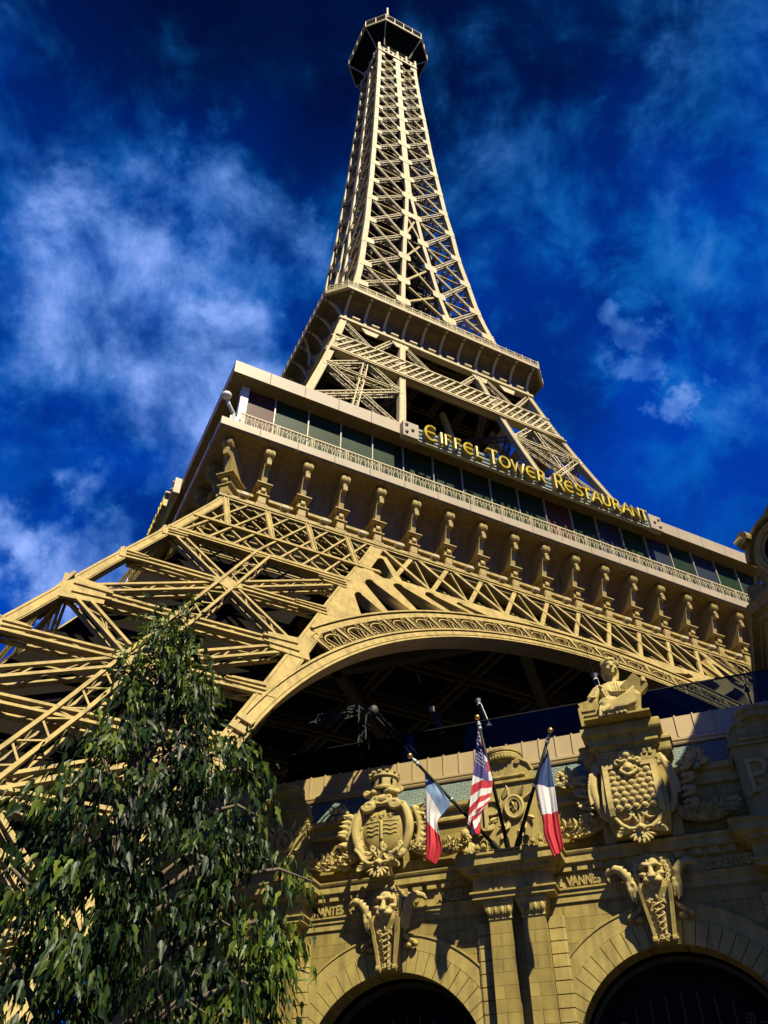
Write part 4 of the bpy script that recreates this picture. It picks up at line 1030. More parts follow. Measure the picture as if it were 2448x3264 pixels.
# pilaster pairs with rusticated flanks
def pilaster():
    mb = MB()
    mb.box(.17, .82, -.45, .02, 0, 9.42)
    return mb
p0 = pilaster().build('pilaster', M['ashlar'], FAC); p0.location = (PC[1], 0, 0)
p1 = copy1(p0, FAC, 0, (PC[1] - .99, 0, 0))
mb = MB()
mb.box(.85, 1.27, -.06, .02, 0, 9.46); mb2 = MB(); mb2.box(-1.27, -.85, -.06, .02, 0, 9.46)
for s_, m_ in ((1, mb), (-1, mb2)):
    for i in range(28):
        z = i * .338; m_.prism([(.84, -.13), (1.24, -.13), (1.30, -.09), (1.30, .02), (.84, .02)], lambda a, b, t: V((s_ * a, b, t)), z + .015, z + .323)
q0 = mb.build('quoin_strip', M['stone'], FAC); q0.location = (PC[1], 0, 0)
q1 = mb2.build('quoin_strip', M['stone'], FAC); q1.location = (PC[1], 0, 0)
mb = MB()
for s_ in (1,):
    c = s_ * .495
    mb.loft([[(c + a * w_, y, z) for a, y in ((-1, -.45 - (w_ - .34)), (1, -.45 - (w_ - .34)), (1, .02), (-1, .02))] for w_, z in ((.34, 9.40), (.37, 9.44), (.35, 9.48), (.35, 9.52), (.44, 9.80), (.44, 9.84), (.47, 9.86), (.47, 9.97))])
    for i in range(4):
        mb.ball((c - .30 + i * .2, -.52, 9.66), (.075, .07, .12), 8, 6)
        mb.box(c - .21 + i * .2, c - .19 + i * .2, -.56, -.45, 9.56, 9.76) if i < 3 else None
    mb.box(c - .10, c + .10, -.62, -.5, 10.0, 10.06)
c0 = mb.build('capital', M['stone'], FAC); c0.location = (PC[1], 0, 0); c1 = copy1(c0, FAC, 0, (PC[1] - .99, 0, 0))
mb = MB()
mb.box(-1.18, 1.18, -.62, -.05, 9.98, 10.60)
mb.loft([[(s * (1.18 + e), y, z) for s, y in ((-1, -.62 - e), (1, -.62 - e), (1, -.02), (-1, -.02))] for e, z in ((0, 9.96), (.05, 9.98), (.05, 10.10), (.12, 10.13), (.12, 10.18), (.02, 10.2), (.02, 10.58), (.10, 10.6), (.10, 10.64), (.40, 10.82), (.42, 10.84), (.42, 11.05), (.48, 11.10), (.48, 11.17))])
for s_ in (-1, 1):
    for i in range(3): mb.box(s_ * .5 - .20 + i * .17, s_ * .5 - .12 + i * .17, -.68, -.6, 10.2, 10.56)
for i in range(6): mb.box(-1.22 + i * .43, -1.22 + i * .43 + .28, -.90, -.7, 10.64, 10.80)
for s_ in (-1, 1):
    mb.box(min(s_ * 1.18, s_ * 1.42), max(s_ * 1.18, s_ * 1.42), -.5, -.2, 10.66, 10.80)
e0 = mb.build('entablature_block', M['stone'], FAC); e0.location = (PC[1], 0, 0)
def curl(c, r0, a0, turns, sgn=1, n=22, shrink=.25, y=0.0):
    pts = []
    for i in range(n + 1):
        t = i / n; a = a0 + sgn * turns * 2 * pi * t; r = r0 * (1 - (1 - shrink) * t); pts.append((c[0] + r * cos(a), y, c[1] + r * sin(a)))
    return pts
def leafshape(mb, p, d, n, L, w, th=.03, curlup=.2):
    # carved leaf: ridge with drooping edges
    p = V(p); d = V(d).normalized(); n = V(n).normalized(); s = d.cross(n).normalized()
    rings = []
    for i in range(7):
        t = i / 6; ww = w * sin(pi * (t * .86 + .10)); c = p + d * (L * t) + n * (curlup * L * t * t)
        rings.append([c - s * ww - n * th * .6, c + n * th * 1.4, c + s * ww - n * th * .6, c - n * th])
    mb.loft(rings)
mb = MB()   # inscribed tablet
mb.box(-.98, .98, -.32, .14, 11.16, 13.55); mb.box(-1.06, 1.06, -.40, .14, 13.55, 13.64); mb.box(-.98, .98, -.34, .14, 13.64, 13.86); mb.box(-1.1, 1.1, -.42, .14, 11.16, 11.42)
mb.tube([(-.72, -.36, 13.75), (.72, -.36, 13.75)], .065, 10)
for i in (-2, 0, 2): mb.tube([(i * .3 - .05, -.36, 13.75), (i * .3 + .05, -.36, 13.75)], .085, 10)
mb.prism([(.98 * cos(pi * i / 16), 13.86 + .52 * sin(pi * i / 16)) for i in range(17)], lambda a, b, t: V((a, t, b)), -.28, .14)
for s_ in (-1, 1):
    mb.tube([(s_ * .98, -.3, 13.88), (s_ * .84, -.32, 14.15), (s_ * .62, -.32, 14.30), (s_ * .5, -.32, 14.32)] + curl((s_ * .5, 14.24), .08, pi / 2, 1.2, s_, 10, .3, -.32), .045, 7)
    for i in range(6): mb.ball((s_ * (.99 + .02 * i), -.2, 13.45 - i * .10), (.06, .1, .06), 7, 5)
mb.lathe([(0, 14.30), (.42, 14.30), (.60, 14.46), (.62, 14.56), (.56, 14.62), (.60, 14.66), (.60, 14.74), (.5, 14.80), (0, 14.82)], (0, .1, 0), 28)
for i in range(18):
    a = pi + pi * i / 17; mb.ball((.57 * cos(a), .1 + .57 * sin(a), 14.46), (.06, .06, .10), 6, 5)
t0_ = mb.build('tablet', M['stone'], FAC); t0_.location = (PC[1], 0, 0)
mb = MB()
O = lambda cx, cz, rx, rz: [(cx + rx * cos(2 * pi * i / 24), -.40, cz + rz * sin(2 * pi * i / 24)) for i in range(25)]
mb.tube(O(.26, 12.72, .28, .35), .055, 8); mb.tube(O(.26, 12.72, .20, .27), .03, 6)
mb.beam((-.66, -.33, 12.10), (-.66, -.33, 13.10), .13, .09, V((0, -1, 0)), .09)
P = [(-.66, 13.05)] + [(-.42 + .22 * cos(R(90 - 180 * i / 8)), 12.83 + .22 * sin(R(90 - 180 * i / 8))) for i in range(9)] + [(-.66, 12.61)]
for a, b in zip(P, P[1:]): mb.beam((a[0], -.33, a[1]), (b[0], -.33, b[1]), .11, .09, V((0, -1, 0)), .08)
mb.box(-.78, -.54, -.42, -.33, 12.08, 12.14)
mg = mb.build('monogram', M['carve'], t0_)
mb = MB()
random.seed(3)
for (x, z, a, L) in ((-.1, 13.05, 60, .32), (.1, 13.1, 95, .34), (.42, 13.08, 50, .36), (.58, 12.95, 25, .32), (-.3, 12.45, 200, .3), (-.45, 12.3, 230, .32), (.05, 12.32, 250, .34), (.45, 12.28, 290, .34), (.62, 12.4, 330, .3), (.2, 12.6, 60, .3), (.3, 12.62, 110, .3), (-.2, 12.8, 80, .25), (-.75, 12.2, 240, .3), (-.1, 12.0, 240, .3), (.3, 12.0, 300, .3), (0, 12.15, 180, .3)):
    leafshape(mb, (x, -.35, z), (cos(R(a)), -.15, sin(R(a))), (0, -1, 0), L, .09, .03, .15)
mb.build('laurel_leaves', M['carve'], t0_)
for x in (PC[0], PC[2]):
    for o in (p0, q0, q1, c0, e0): copy1(o, FAC, 0, (x, 0, 0))
    for o in (p0, c0): copy1(o, FAC, 0, (x - .99, 0, 0))
    t = copy1(t0_, FAC, 0, (x, 0, 0))
    for ch in list(t0_.children): copy1(ch, t)
# flower squares and town names in the frieze
mb = MB(); mb.box(-.16, .16, -.06, 0, -.16, .16)
for i in range(10): leafshape(mb, (0, -.06, 0), (cos(R(36 * i)), -.2, sin(R(36 * i))), (0, -1, 0), .15, .04, .02, .1)
mb.ball((0, -.09, 0), .05, 8, 6)
f0 = mb.build('rosette', M['carve'], FAC); f0.location = (-12.02 - .42, -.05, 10.40)
for x in (-4.20, -6.66, 1.34): copy1(f0, FAC, 0, (x, -.05, 10.40))
for s, x0, x1 in (('NANTES', -12.09, -11.06), ('ANGERS', -7.94, -6.93), ('VANNES', -3.89, -2.90), ('LORIENT', .06, 1.08)):
    o = textmesh('inscription', s, .38, .04, M['stone'], FAC, (x0, -.08, 10.235), bold=.016)
    wd = max(v_.co.x for v_ in o.data.vertices); o.scale = ((x1 - x0) / wd, 1, 1)

# ------------------------------------------------------------------ carved ornament
def lion(x):
    mb = MB(); rnd = random.Random(5); zc = 10.24
    hd = MB()
    hd.ball((0, .05, .05), (.36, .28, .38)); hd.ball((0, -.13, .25), (.24, .15, .15)); hd.ball((0, -.18, -.26), (.26, .18, .17)); hd.ball((0, -.34, -.37), (.15, .12, .09))
    hd.tube([(0, -.26, .22), (0, -.35, .06), (0, -.46, -.08)], [.065, .07, .09], 10); hd.ball((0, -.50, -.10), (.13, .07, .06)); hd.tube([(0, -.52, -.12), (0, -.50, -.24)], .03, 6)
    for s_ in (-1, 1):
        hd.tube([(s_ * .03, -.31, .19), (s_ * .17, -.31, .22), (s_ * .31, -.17, .14)], [.055, .07, .045], 8); hd.ball((s_ * .16, -.22, .09), (.065, .05, .035))
        hd.ball((s_ * .24, -.24, -.04), (.13, .12, .075)); hd.ball((s_ * .12, -.40, -.21), (.15, .14, .105)); hd.tube([(s_ * .08, -.44, -.02), (s_ * .20, -.34, -.12), (s_ * .29, -.20, -.24)], [.03, .045, .04], 7)
        hd.ball((s_ * .20, -.22, -.30), (.10, .10, .12))
    rx = Matrix.Rotation(R(16), 3, 'X'); mb.v = [tuple(rx @ V(p) + V((0, -.34, zc))) for p in hd.v]; mb.f = hd.f; mb.mi = hd.mi
    head = sculpt('lion_head', mb, M['carve'], FAC, .017, 2, (x, 0, 0))
    # curly mane: rows of small coils
    mb = MB()
    for ring, (rx, rz, n, y) in enumerate(((.44, .46, 17, -.36), (.58, .56, 20, -.24), (.74, .60, 20, -.14), (.92, .56, 16, -.08))):
        for i in range(n):
            a = R(-35 + 250 * i / (n - 1)); cx_, cz_ = rx * cos(a), zc - .02 + rz * sin(a)
            if abs(cx_) > .75 and cz_ < zc: continue
            mb.tube(curl((cx_, cz_), .075, a, 1.3, 1 if cx_ > 0 else -1, 9, .3, y - .03), .03, 6); mb.ball((cx_, y + .05, cz_), (.08, .08, .08), 6, 5)
    for i in range(14):
        s_ = 1 if i % 2 else -1; z = zc - .45 - .05 * (i // 2); mb.tube([(s_ * .20, -.50, z + .12), (s_ * (.30 + .04 * rnd.random()), -.5, z), (s_ * .18, -.52, z - .12), (s_ * .26, -.5, z - .2)], .035, 6)
    mb.build('mane', M['carve'], head, smooth=True)
    for s_ in (-1, 1):
        mb = MB()
        mb.tube([(s_ * .56, -.22, zc - .55), (s_ * .64, -.34, zc - .30), (s_ * .70, -.42, zc - .05), (s_ * .84, -.46, zc + .12), (s_ * 1.02, -.45, zc + .19), (s_ * 1.20, -.40, zc + .14), (s_ * 1.30, -.36, zc + .03)], [.07, .14, .15, .13, .115, .09, .05], 12)
        for dx, L in ((-.10, .34), (0, .42), (.09, .34), (-.04, .3)): mb.tube([(s_ * (.64 + dx * .8), -.36 - abs(dx), zc - .25), (s_ * (.62 + dx), -.42, zc - .45), (s_ * (.57 + dx), -.34, zc - .38 - L)], [.07, .065, .03], 7)
        sculpt('horn', mb, M['carve'], FAC, .022, 3, (x, 0, 0))
    # keystone console with caduceus
    mb = MB()
    mb.loft([[(-w, y0, z), (w, y0, z), (w, .02, z), (-w, .02, z)] for w, y0, z in ((.24, -.34, 8.42), (.27, -.36, 8.7), (.34, -.46, 9.3), (.40, -.60, 9.75), (.40, -.60, 9.9))])
    for s_ in (-1, 1):
        mb.loft([[(s_ * a, y, z) for a, y in ((w, y0), (w + .09, y0), (w + .09, .02), (w, .02))] for w, y0, z in ((.20, -.46, 8.45), (.24, -.50, 8.8), (.32, -.60, 9.35), (.38, -.74, 9.8))])
        mb.tube([(s_ * .20, -.40, 8.46), (s_ * .32, -.40, 8.46)], .11, 14); mb.tube([(s_ * .32, -.40, 8.46), (s_ * .35, -.40, 8.46)], .05, 10)
        # little side volutes with drooping leaf
        mb.tube([(s_ * .44, -.2, 9.55), (s_ * .52, -.22, 9.35), (s_ * .70, -.22, 9.22), (s_ * .86, -.22, 9.15)], [.05, .07, .08, .06], 8); mb.ball((s_ * .60, -.2, 9.08), (.13, .12, .09)); mb.ball((s_ * .84, -.2, 9.12), (.09, .1, .09))
    mb.build('keystone', M['stone'], FAC, loc=(x, 0, 0))
    mb = MB()
    yk = lambda z: -.40 - (z - 8.5) * .17
    mb.tube([(0, yk(8.55), 8.55), (0, yk(9.45), 9.45)], .022, 6); mb.tube([(0, yk(9.4), 9.42), (0, yk(9.6), 9.66)], [.05, .005], 6)
    for s_ in (-1, 1):
        mb.tube([(s_ * (.06 + .11 * t) * sin(t * 3 * 2 * pi / 1.0 * .95 + .3), yk(8.55 + t * .9) - .03 - .02 * cos(t * 18.8) * s_, 8.55 + t * .9) for t in [i / 40 for i in range(41)]], .024, 6)
        mb.tube(curl((s_ * .08, 8.52), .07, 0, 1.2, s_, 9, .3, -.44), .022, 5)
    mb.build('caduceus', M['carve'], FAC, smooth=True, loc=(x, 0, 0))
for x in (-9.48, -1.42): lion(x)
rnd = random.Random(11)
def fruit(mb, c, r, n, y=-.2, sz=(.05, .11)):
    for i in range(n):
        a = rnd.random() * 2 * pi; d = r * sqrt(rnd.random()); s = rnd.uniform(*sz)
        mb.ball((c[0] + d * cos(a), y - .10 * (1 - d / r) - .03 * rnd.random(), c[1] + d * sin(a)), s, 9, 6)
    for i in range(n // 2):
        a = rnd.random() * 2 * pi; leafshape(mb, (c[0] + r * .6 * cos(a), y, c[1] + r * .6 * sin(a)), (cos(a), -.35, sin(a)), (0, -1, 0), r * .75, r * .22, .02, .25)
def garland(x0, z0, x1, z1, sag, name='garland'):
    mb = MB(); n = 26
    for i in range(n + 1):
        t = i / n; x = x0 + (x1 - x0) * t; z = z0 + (z1 - z0) * t - sag * 4 * t * (1 - t); r = .13 + .07 * sin(pi * t)
        mb.ball((x, -.18, z), (r, r * .9, r), 9, 6)
        for k in range(7):
            a = rnd.random() * 2 * pi; leafshape(mb, (x + r * .5 * cos(a), -.2 - r * .7 * abs(sin(a * 1.7)), z + r * .7 * sin(a)), (rnd.uniform(-1, 1), -.5, rnd.uniform(-1, 1)), (0, -1, .3), .16, .05, .018, .3)
    for xx, zz_ in ((x0, z0), (x1, z1)):
        mb.tube(curl((xx, zz_ + .02), .15, 0, 1.4, 1, 14, .25, -.30), .05, 7); mb.ball((xx, -.22, zz_), .10)
    for t in (.3, .5, .7):
        x = x0 + (x1 - x0) * t; z = z0 + (z1 - z0) * t - sag * 4 * t * (1 - t) + .2
        leafshape(mb, (x, -.2, z), (-.3, -.2, 1), (0, -1, 0), .22, .07); leafshape(mb, (x + .1, -.2, z), (.4, -.2, 1), (0, -1, 0), .2, .06)
    return mb.build(name, M['carve'], FAC, smooth=False)
def drop(x, z):
    # scrolled pendant under a coat of arms: shell, boss and two sweeping S scrolls with acanthus
    mb = MB()
    for s_ in (-1, 1):
        arm = curl((x + s_ * .74, z + .60), .10, R(90 - s_ * 90), 1.3, -s_, 14, .25, -.46)[::-1] + [(x + s_ * .66, -.47, z + .42), (x + s_ * .52, -.5, z + .20), (x + s_ * .32, -.52, z + .06), (x + s_ * .14, -.52, z + .06)]
        mb.tube(arm, [.045] * 15 + [.065, .075, .07, .05], 8)
        mb.tube(curl((x + s_ * .17, z + .52), .10, R(90), 1.2, -s_, 12, .3, -.50), .045, 7); mb.tube([(x + s_ * .20, -.5, z + .42), (x + s_ * .30, -.5, z + .34), (x + s_ * .46, -.46, z + .36)], [.05, .045, .025], 7)
        for i in range(5):
            a = R(8 - 20 * i); leafshape(mb, (x + s_ * (.20 + .09 * i), -.38, z + .02 + .02 * i), (s_ * cos(a), -.25, sin(a) * .7 + .1), (0, -1, 0), .44 - .03 * i, .095, .04, .2)
    for i in range(7):
        a = R(-152 + 20.7 * i); leafshape(mb, (x + .05 * cos(a), -.42, z - .02), (cos(a), -.22, sin(a)), (0, -1, 0), .40, .075, .045, .12)
    for i in range(3):
        a = R(60 + 30 * i); leafshape(mb, (x, -.42, z + .16), (cos(a), -.2, sin(a)), (0, -1, 0), .34, .08, .04, .15)
    mb.ball((x, -.50, z + .06), (.17, .12, .12)); mb.ball((x, -.62, z + .06), .06)
    for i in range(3): mb.ball((x, -.54, z - .12 - .10 * i), .05 - .008 * i, 8, 6)
    mb.ball((x, -.30, z + .05), (.36, .14, .34)); mb.box(x - .18, x + .18, -.3, .5, z - .2, z + .5)
    mb.v = [(a, b - .40, c) for a, b, c in mb.v]
    return sculpt('pendant', mb, M['carve'], FAC, .020, 1)
def cartouche(x):
    z = 12.55; s = MB()
    s.ball((0, -.42, z), (.62, .22, .78), 30, 20); C0 = sculpt('shield', s, M['stone'], FAC, .02, 2, (x, 0, 0))
    s = MB(); ys = lambda dx, dz: -.42 - .22 * sqrt(max(1 - (dx / .62)**2 - (dz / .78)**2, 0.02)) - .005
    for dz in (.12, -.02, -.16):
        for s_ in (-1, 1):
            s.tube([(s_ * (.07 + .38 * t), ys(.07 + .38 * t, dz), z + dz + .025 * sin(t * 9)) for t in [i / 10 for i in range(11)]], .022, 6)
    s.tube([(dx, ys(dx, .27), z + .27) for dx in [-.5 + i * .1 for i in range(11)]], .02, 6); s.tube([(0, ys(0, .26 - i * .08), z + .26 - i * .08) for i in range(9)], .045, 6)
    s.ball((0, ys(0, -.55) , z - .5), (.07, .05, .22), 8, 8)
    for dx in (-.27, 0, .27):
        zz_ = z + .48; y = ys(dx, .45) - .02
        s.ball((dx, y, zz_), (.025, .025, .085), 7, 6)
        for s_ in (-1, 1): s.tube([(dx + s_ * .015, y, zz_ - .06), (dx + s_ * .06, y, zz_ + .02), (dx + s_ * .085, y, zz_ - .02)], .018, 5)
        s.box(dx - .05, dx + .05, y - .02, y + .02, zz_ - .08, zz_ - .06); s.ball((dx, y, zz_ - .11), (.03, .02, .04), 6, 5)
    C0.scale = (1.16, 1, .97); C0.location.z = 12.55 * .03; s.build('charge', M['carve'], C0, smooth=True)
    s = MB()
    for s_ in (-1, 1):
        P = curl((s_ * .40, z + .80), .17, R(90 - s_ * 90) + pi * (s_ < 0) * 0, 1.5, s_ * -1, 20, .25, -.62)
        side = [(s_ * (.62 + .20 * sin(pi * t)), -.50 - .06 * sin(pi * t), z + .80 - 1.55 * t) for t in [i / 14 for i in range(15)]]
        s.tube(P[::-1] + side + curl((s_ * .48, z - .80), .15, R(90 - s_ * 90), 1.3, -s_, 16, .3, -.56), [.085] * len(P) + [.10 + .03 * sin(pi * i / 14) for i in range(15)] + [.075] * 17, 9)
        for i in range(20):
            t = .08 + .84 * i / 19; s.ball((s_ * (.62 + .20 * sin(pi * t) - .12), -.52, z + .80 - 1.55 * t), (.055, .05, .022), 6, 5)
        side2 = [(s_ * (.86 + .20 * sin(pi * t)), -.30, z + .75 - 1.5 * t) for t in [i / 10 for i in range(11)]]; s.tube(side2, .09, 8)
        for i in range(9):
            t = i / 8; leafshape(s, (s_ * (.92 + .16 * sin(pi * t)), -.28, z + .70 - 1.4 * t), (s_ * (.8 + .3 * rnd.random()), -.3, rnd.uniform(-.6, .5)), (0, -1, 0), .36, .11, .03, .2)
            s.ball((s_ * (1.0 + .12 * sin(pi * t)), -.30, z + .62 - 1.4 * t), .085)
    s.tube(curl((-.2, z + 1.02), .12, 0, 1.3, 1, 12, .3, -.60), .045, 7); s.tube(curl((.2, z + 1.02), .12, pi, 1.3, -1, 12, .3, -.60), .045, 7)
    s.tube([(-.28, -.58, z + .92), (0, -.64, z + .84), (.28, -.58, z + .92)], .05, 8); s.ball((0, -.50, z + 1.05), (.26, .16, .16)); s.ball((0, -.35, z), (.8, .2, .95))
    s.ball((0, -.3, z + 1.2), (.4, .25, .2))
    for s_ in (-1, 1): s.tube([(s_ * .05, -.55, z + 1.28), (s_ * .25, -.58, z + 1.30), (s_ * .46, -.50, z + 1.22)] + curl((s_ * .50, z + 1.33), .10, R(-90), 1.2, s_, 12, .3, -.46), [.08, .11, .09] + [.06] * 13, 8)
    for dx in [-.25 + .1 * i for i in range(6)]: s.ball((dx, -.56, z + .80), .045, 7, 5)
    sculpt('scroll_frame', s, M['carve'], FAC, .021, 2, (x, 0, 0)).scale = (1.16, 1, 1)
    s = MB()   # mural crown like a small round castle
    s.lathe([(0, 13.92), (.44, 13.92), (.46, 13.98), (.42, 14.02), (.44, 14.34), (.50, 14.36), (.50, 14.48), (.46, 14.48), (.46, 14.38), (0, 14.38)], (0, -.28, 0), 28)
    for i in range(12):
        a = 2 * pi * i / 12; s.box(.48 * cos(a) - .06, .48 * cos(a) + .06, -.28 + .48 * sin(a) - .06, -.28 + .48 * sin(a) + .06, 14.48, 14.54)
    s.build('mural_crown', M['carve'], FAC, loc=(x, 0, 0))
    for a in (-140, -90, -40):
        s = MB(); s.box(.435 * cos(R(a)) - .05, .435 * cos(R(a)) + .05, -.28 + .435 * sin(R(a)) - .02, -.28 + .435 * sin(R(a)) + .02, 14.10, 14.26)
        s.build('crown_window', M['dark'], FAC, loc=(x, 0, 0))
    drop(x, 11.30)
    for s_ in (-1, 1):
        s = MB(); fruit(s, (x + s_ * 1.72, 13.45), .27, 26, -.15); s.build('fruit_cluster', M['carve'], FAC, smooth=True)
        g = garland(x + s_ * 2.75, 11.92, x + s_ * .95, 11.98, .20)
        s = MB()
        for i in range(5): leafshape(s, (x + s_ * 2.86, -.25, 11.85), (s_ * (.6 - i * .3), -.2, -1), (0, -1, 0), .42, .09, .03, .1)
        fruit(s, (x + s_ * 2.90, 11.45), .17, 12, -.22, (.04, .07)); s.ball((x + s_ * 2.72, -.25, 12.15), (.14, .12, .16)); s.build('garland_tassel', M['carve'], FAC, smooth=True)
        s = MB()
        for i in range(6): leafshape(s, (x + s_ * 1.25, -.12, 12.75 - i * .22), (s_ * (.7 + .1 * (i % 2)), -.3, .35 - .25 * (i % 3)), (0, -1, 0), .42, .12, .03, .2)
        s.build('foliage_spray', M['carve'], FAC)
cartouche(-9.58)
# ---------------- statue pedestal on a swelling console
px = -1.42; s = MB()
s.loft([[(px - w, y, z), (px + w, y, z), (px + w, .1, z), (px - w, .1, z)] for w, y, z in ((.80, -.50, 11.25), (.92, -.86, 11.7), (.95, -.98, 12.1), (.92, -.92, 12.6), (.86, -.80, 13.1), (.86, -.78, 13.42))])
s.loft([[(px - w, y, z), (px + w, y, z), (px + w, .1, z), (px - w, .1, z)] for w, y, z in ((.90, -.80, 13.42), (.90, -.80, 13.82), (.95, -.85, 13.83), (.95, -.85, 13.90), (1.06, -.97, 13.95), (1.06, -.97, 14.14), (1.10, -1.01, 14.17), (1.10, -1.01, 14.22), (1.20, -1.12, 14.27), (1.23, -1.15, 14.33), (1.235, -1.155, 14.42), (1.23, -1.15, 14.52), (1.20, -1.12, 14.58), (1.14, -1.06, 14.61))])
for s_ in (-1, 1):
    s.loft([[(px + s_ * a, y, z) for a, y in ((.8, y0), (w, y0), (w, .3), (.8, .3))] for w, y0, z in ((1.15, -.30, 11.2), (1.15, -.30, 13.5), (1.25, -.36, 13.62), (1.36, -.48, 13.78), (1.38, -.50, 13.84), (1.38, -.50, 14.06), (1.44, -.56, 14.12), (1.44, -.56, 14.20), (1.36, -.5, 14.26))])
s.build('pedestal', M['stone'], FAC)
s = MB()
for i in range(10):
    s.box(px - .80 + i * .165, px - .80 + i * .165 + .09, -.845, -.78, 13.60 - .03 * (i % 2), 13.80)
s.build('pedestal_notches', M['stone'], FAC)
s = MB()
yb = lambda z: -interp([(11.25, .50), (11.7, .86), (12.1, .98), (12.6, .92), (13.1, .80), (13.42, .78)], z)
for x0, x1 in ((-.80, -.64), (.64, .80)):
    s.loft([[(px + x0, yb(z) - .07, z), (px + x1, yb(z) - .07, z), (px + x1, yb(z) + .1, z), (px + x0, yb(z) + .1, z)] for z in zs(11.75, 13.38, 8)])
s.box(px - .80, px + .80, yb(13.3) - .07, -.6, 13.24, 13.38)
for r_ in range(7):
    z = 13.10 - r_ * .19
    for i in range(6 if r_ % 2 else 5):
        x = px + (-.5 if r_ % 2 == 0 else -.56) + i * (.25 if r_ % 2 == 0 else .225); s.ball((x, yb(z) - .02, z), (.105, .07, .085), 10, 7)
        s.tube([(x + .12 * cos(R(a)), yb(z) - .02, z + .105 * sin(R(a))) for a in range(180, 361, 30)], .018, 5)
s.build('scale_panel', M['carve'], FAC, smooth=False)
s = MB(); z = 13.15
s.ball((px, -.92, z + .42), (.13, .12, .12)); 
for i in range(9): a = R(-20 + 27.5 * i); s.ball((px + .20 * cos(a), -.88, z + .42 + .17 * sin(a)), (.07, .07, .06))
s.ball((px, -.92, z), (.17, .14, .17)); s.ball((px, -1.03, z - .03), .06)
for s_ in (-1, 1):
    s.tube([(px + s_ * .05, -.95, z + .26), (px + s_ * .2, -1.0, z + .20), (px + s_ * .30, -.96, z + .28)] + curl((px + s_ * .30, z + .20), .09, R(90), 1.1, -s_, 10, .35, -.93), .05, 7)
    s.tube([(px + s_ * .18, -.92, z + .05), (px + s_ * .26, -.95, z - .06), (px + s_ * .12, -.99, z - .20), (px, -1.0, z - .24)], .05, 7)
s.ball((px, -.86, z + .1), (.24, .1, .4)); sculpt('mask', s, M['carve'], FAC, .02, 2)
for s_ in (-1, 1):
    s = MB()
    side = [(px + s_ * (1.02 + .16 * sin(pi * t)), -.62 - .1 * sin(pi * t), 13.45 - 1.55 * t) for t in [i / 14 for i in range(15)]]
    s.tube(curl((px + s_ * .98, 13.42), .16, R(90), 1.4, s_, 14, .3, -.62)[::-1] + side + curl((px + s_ * .86, 11.92), .17, R(90 - s_ * 90), 1.3, -s_, 16, .3, -.70), [.07] * 15 + [.10 + .03 * sin(pi * i / 14) for i in range(15)] + [.07] * 17, 9)
    for i in range(11):
        t = .06 + .6 * i / 10; leafshape(s, (px + s_ * (1.08 + .14 * sin(pi * t)), -.72, 13.40 - 1.5 * t), (s_ * .5, -.3, -.75), (0, -1, 0), .26, .06, .03, .15)
    for i in range(9):
        t = i / 8; P_ = (px + s_ * (1.50 + .05 * sin(7 * t)), -.22, 13.4 - 1.6 * t); leafshape(s, P_, (s_ * .9, -.3, -.2 + .3 * (i % 2)), (0, -1, 0), .34, .11, .03, .2); leafshape(s, P_, (-s_ * .6, -.4, -.4), (0, -1, 0), .22, .08, .03, .2); s.ball(P_, .08)
    sculpt('console_scroll', s, M['carve'], FAC, .022, 2)
drop(px, 11.26)
for s_ in (-1, 1):
    s = MB(); fruit(s, (px + s_ * 1.98, 13.45), .30, 30, -.18); s.build('fruit_cluster', M['carve'], FAC, smooth=True)
    garland(px + s_ * 2.75, 11.92, px + s_ * 1.1, 11.90, .18)
# ================================================================== STATUE
STA = empty('statue', FLOC, FROT); STA.location = V(FLOC) + Matrix.Rotation(FROT, 3, 'Z') @ V((-1.38, -.62, 14.60))
STA.scale = (1.06, 1.06, 1.07)
tag(STA, 'carved tan statue of a seated robed woman holding up a tablet on the pedestal', 'statue')
s = MB()
# head, crown of hair, neck
HC = V((.02, -.05, 2.06))
hr = Matrix.Rotation(R(18), 3, 'Z')
s.ball(HC, (.20, .235, .285), 20, 14, hr); s.ball(HC + V((.015, -.06, -.13)), (.145, .15, .15), 14, 10, hr)
fd = hr @ V((0, -1, 0)); fx = hr @ V((1, 0, 0))
s.tube([HC + fd * .21 + V((0, 0, .06)), HC + fd * .255 + V((0, 0, -.02)), HC + fd * .285 + V((0, 0, -.075))], [.025, .032, .045], 8)
s.ball(HC + fd * .215 + V((0, 0, -.155)), (.07, .04, .022), 8, 6); s.ball(HC + fd * .21 + V((0, 0, -.19)), (.06, .04, .022), 8, 6); s.ball(HC + fd * .19 + V((0, 0, -.255)), (.065, .055, .05), 8, 6)
for q in (-1, 1):
    s.tube([HC + fd * .225 + fx * q * .03 + V((0, 0, .07)), HC + fd * .215 + fx * q * .10 + V((0, 0, .085)), HC + fd * .15 + fx * q * .165 + V((0, 0, .06))], [.028, .03, .02], 7)
    s.ball(HC + fd * .185 + fx * q * .085 + V((0, 0, .02)), (.035, .025, .022), 8, 6); s.ball(HC + fd * .15 + fx * q * .11 + V((0, 0, -.08)), (.065, .07, .06), 8, 6)
    s.ball(HC + fx * q * .20 + fd * .01 + V((0, 0, -.02)), (.03, .045, .065), 8, 6)
    for i in range(7):
        a = i / 6; s.ball(HC + fx * q * (.06 + .17 * a) + fd * (.17 - .16 * a) + V((0, 0, .22 - .10 * a)), (.085, .08, .075), 8, 6)
    s.tube([HC + fx * q * .19 - fd * .08 + V((0, 0, .05)), HC + fx * q * .20 - fd * .15 + V((0, 0, -.15)), HC + fx * q * .17 - fd * .12 + V((0, 0, -.38))], [.08, .09, .05], 8)
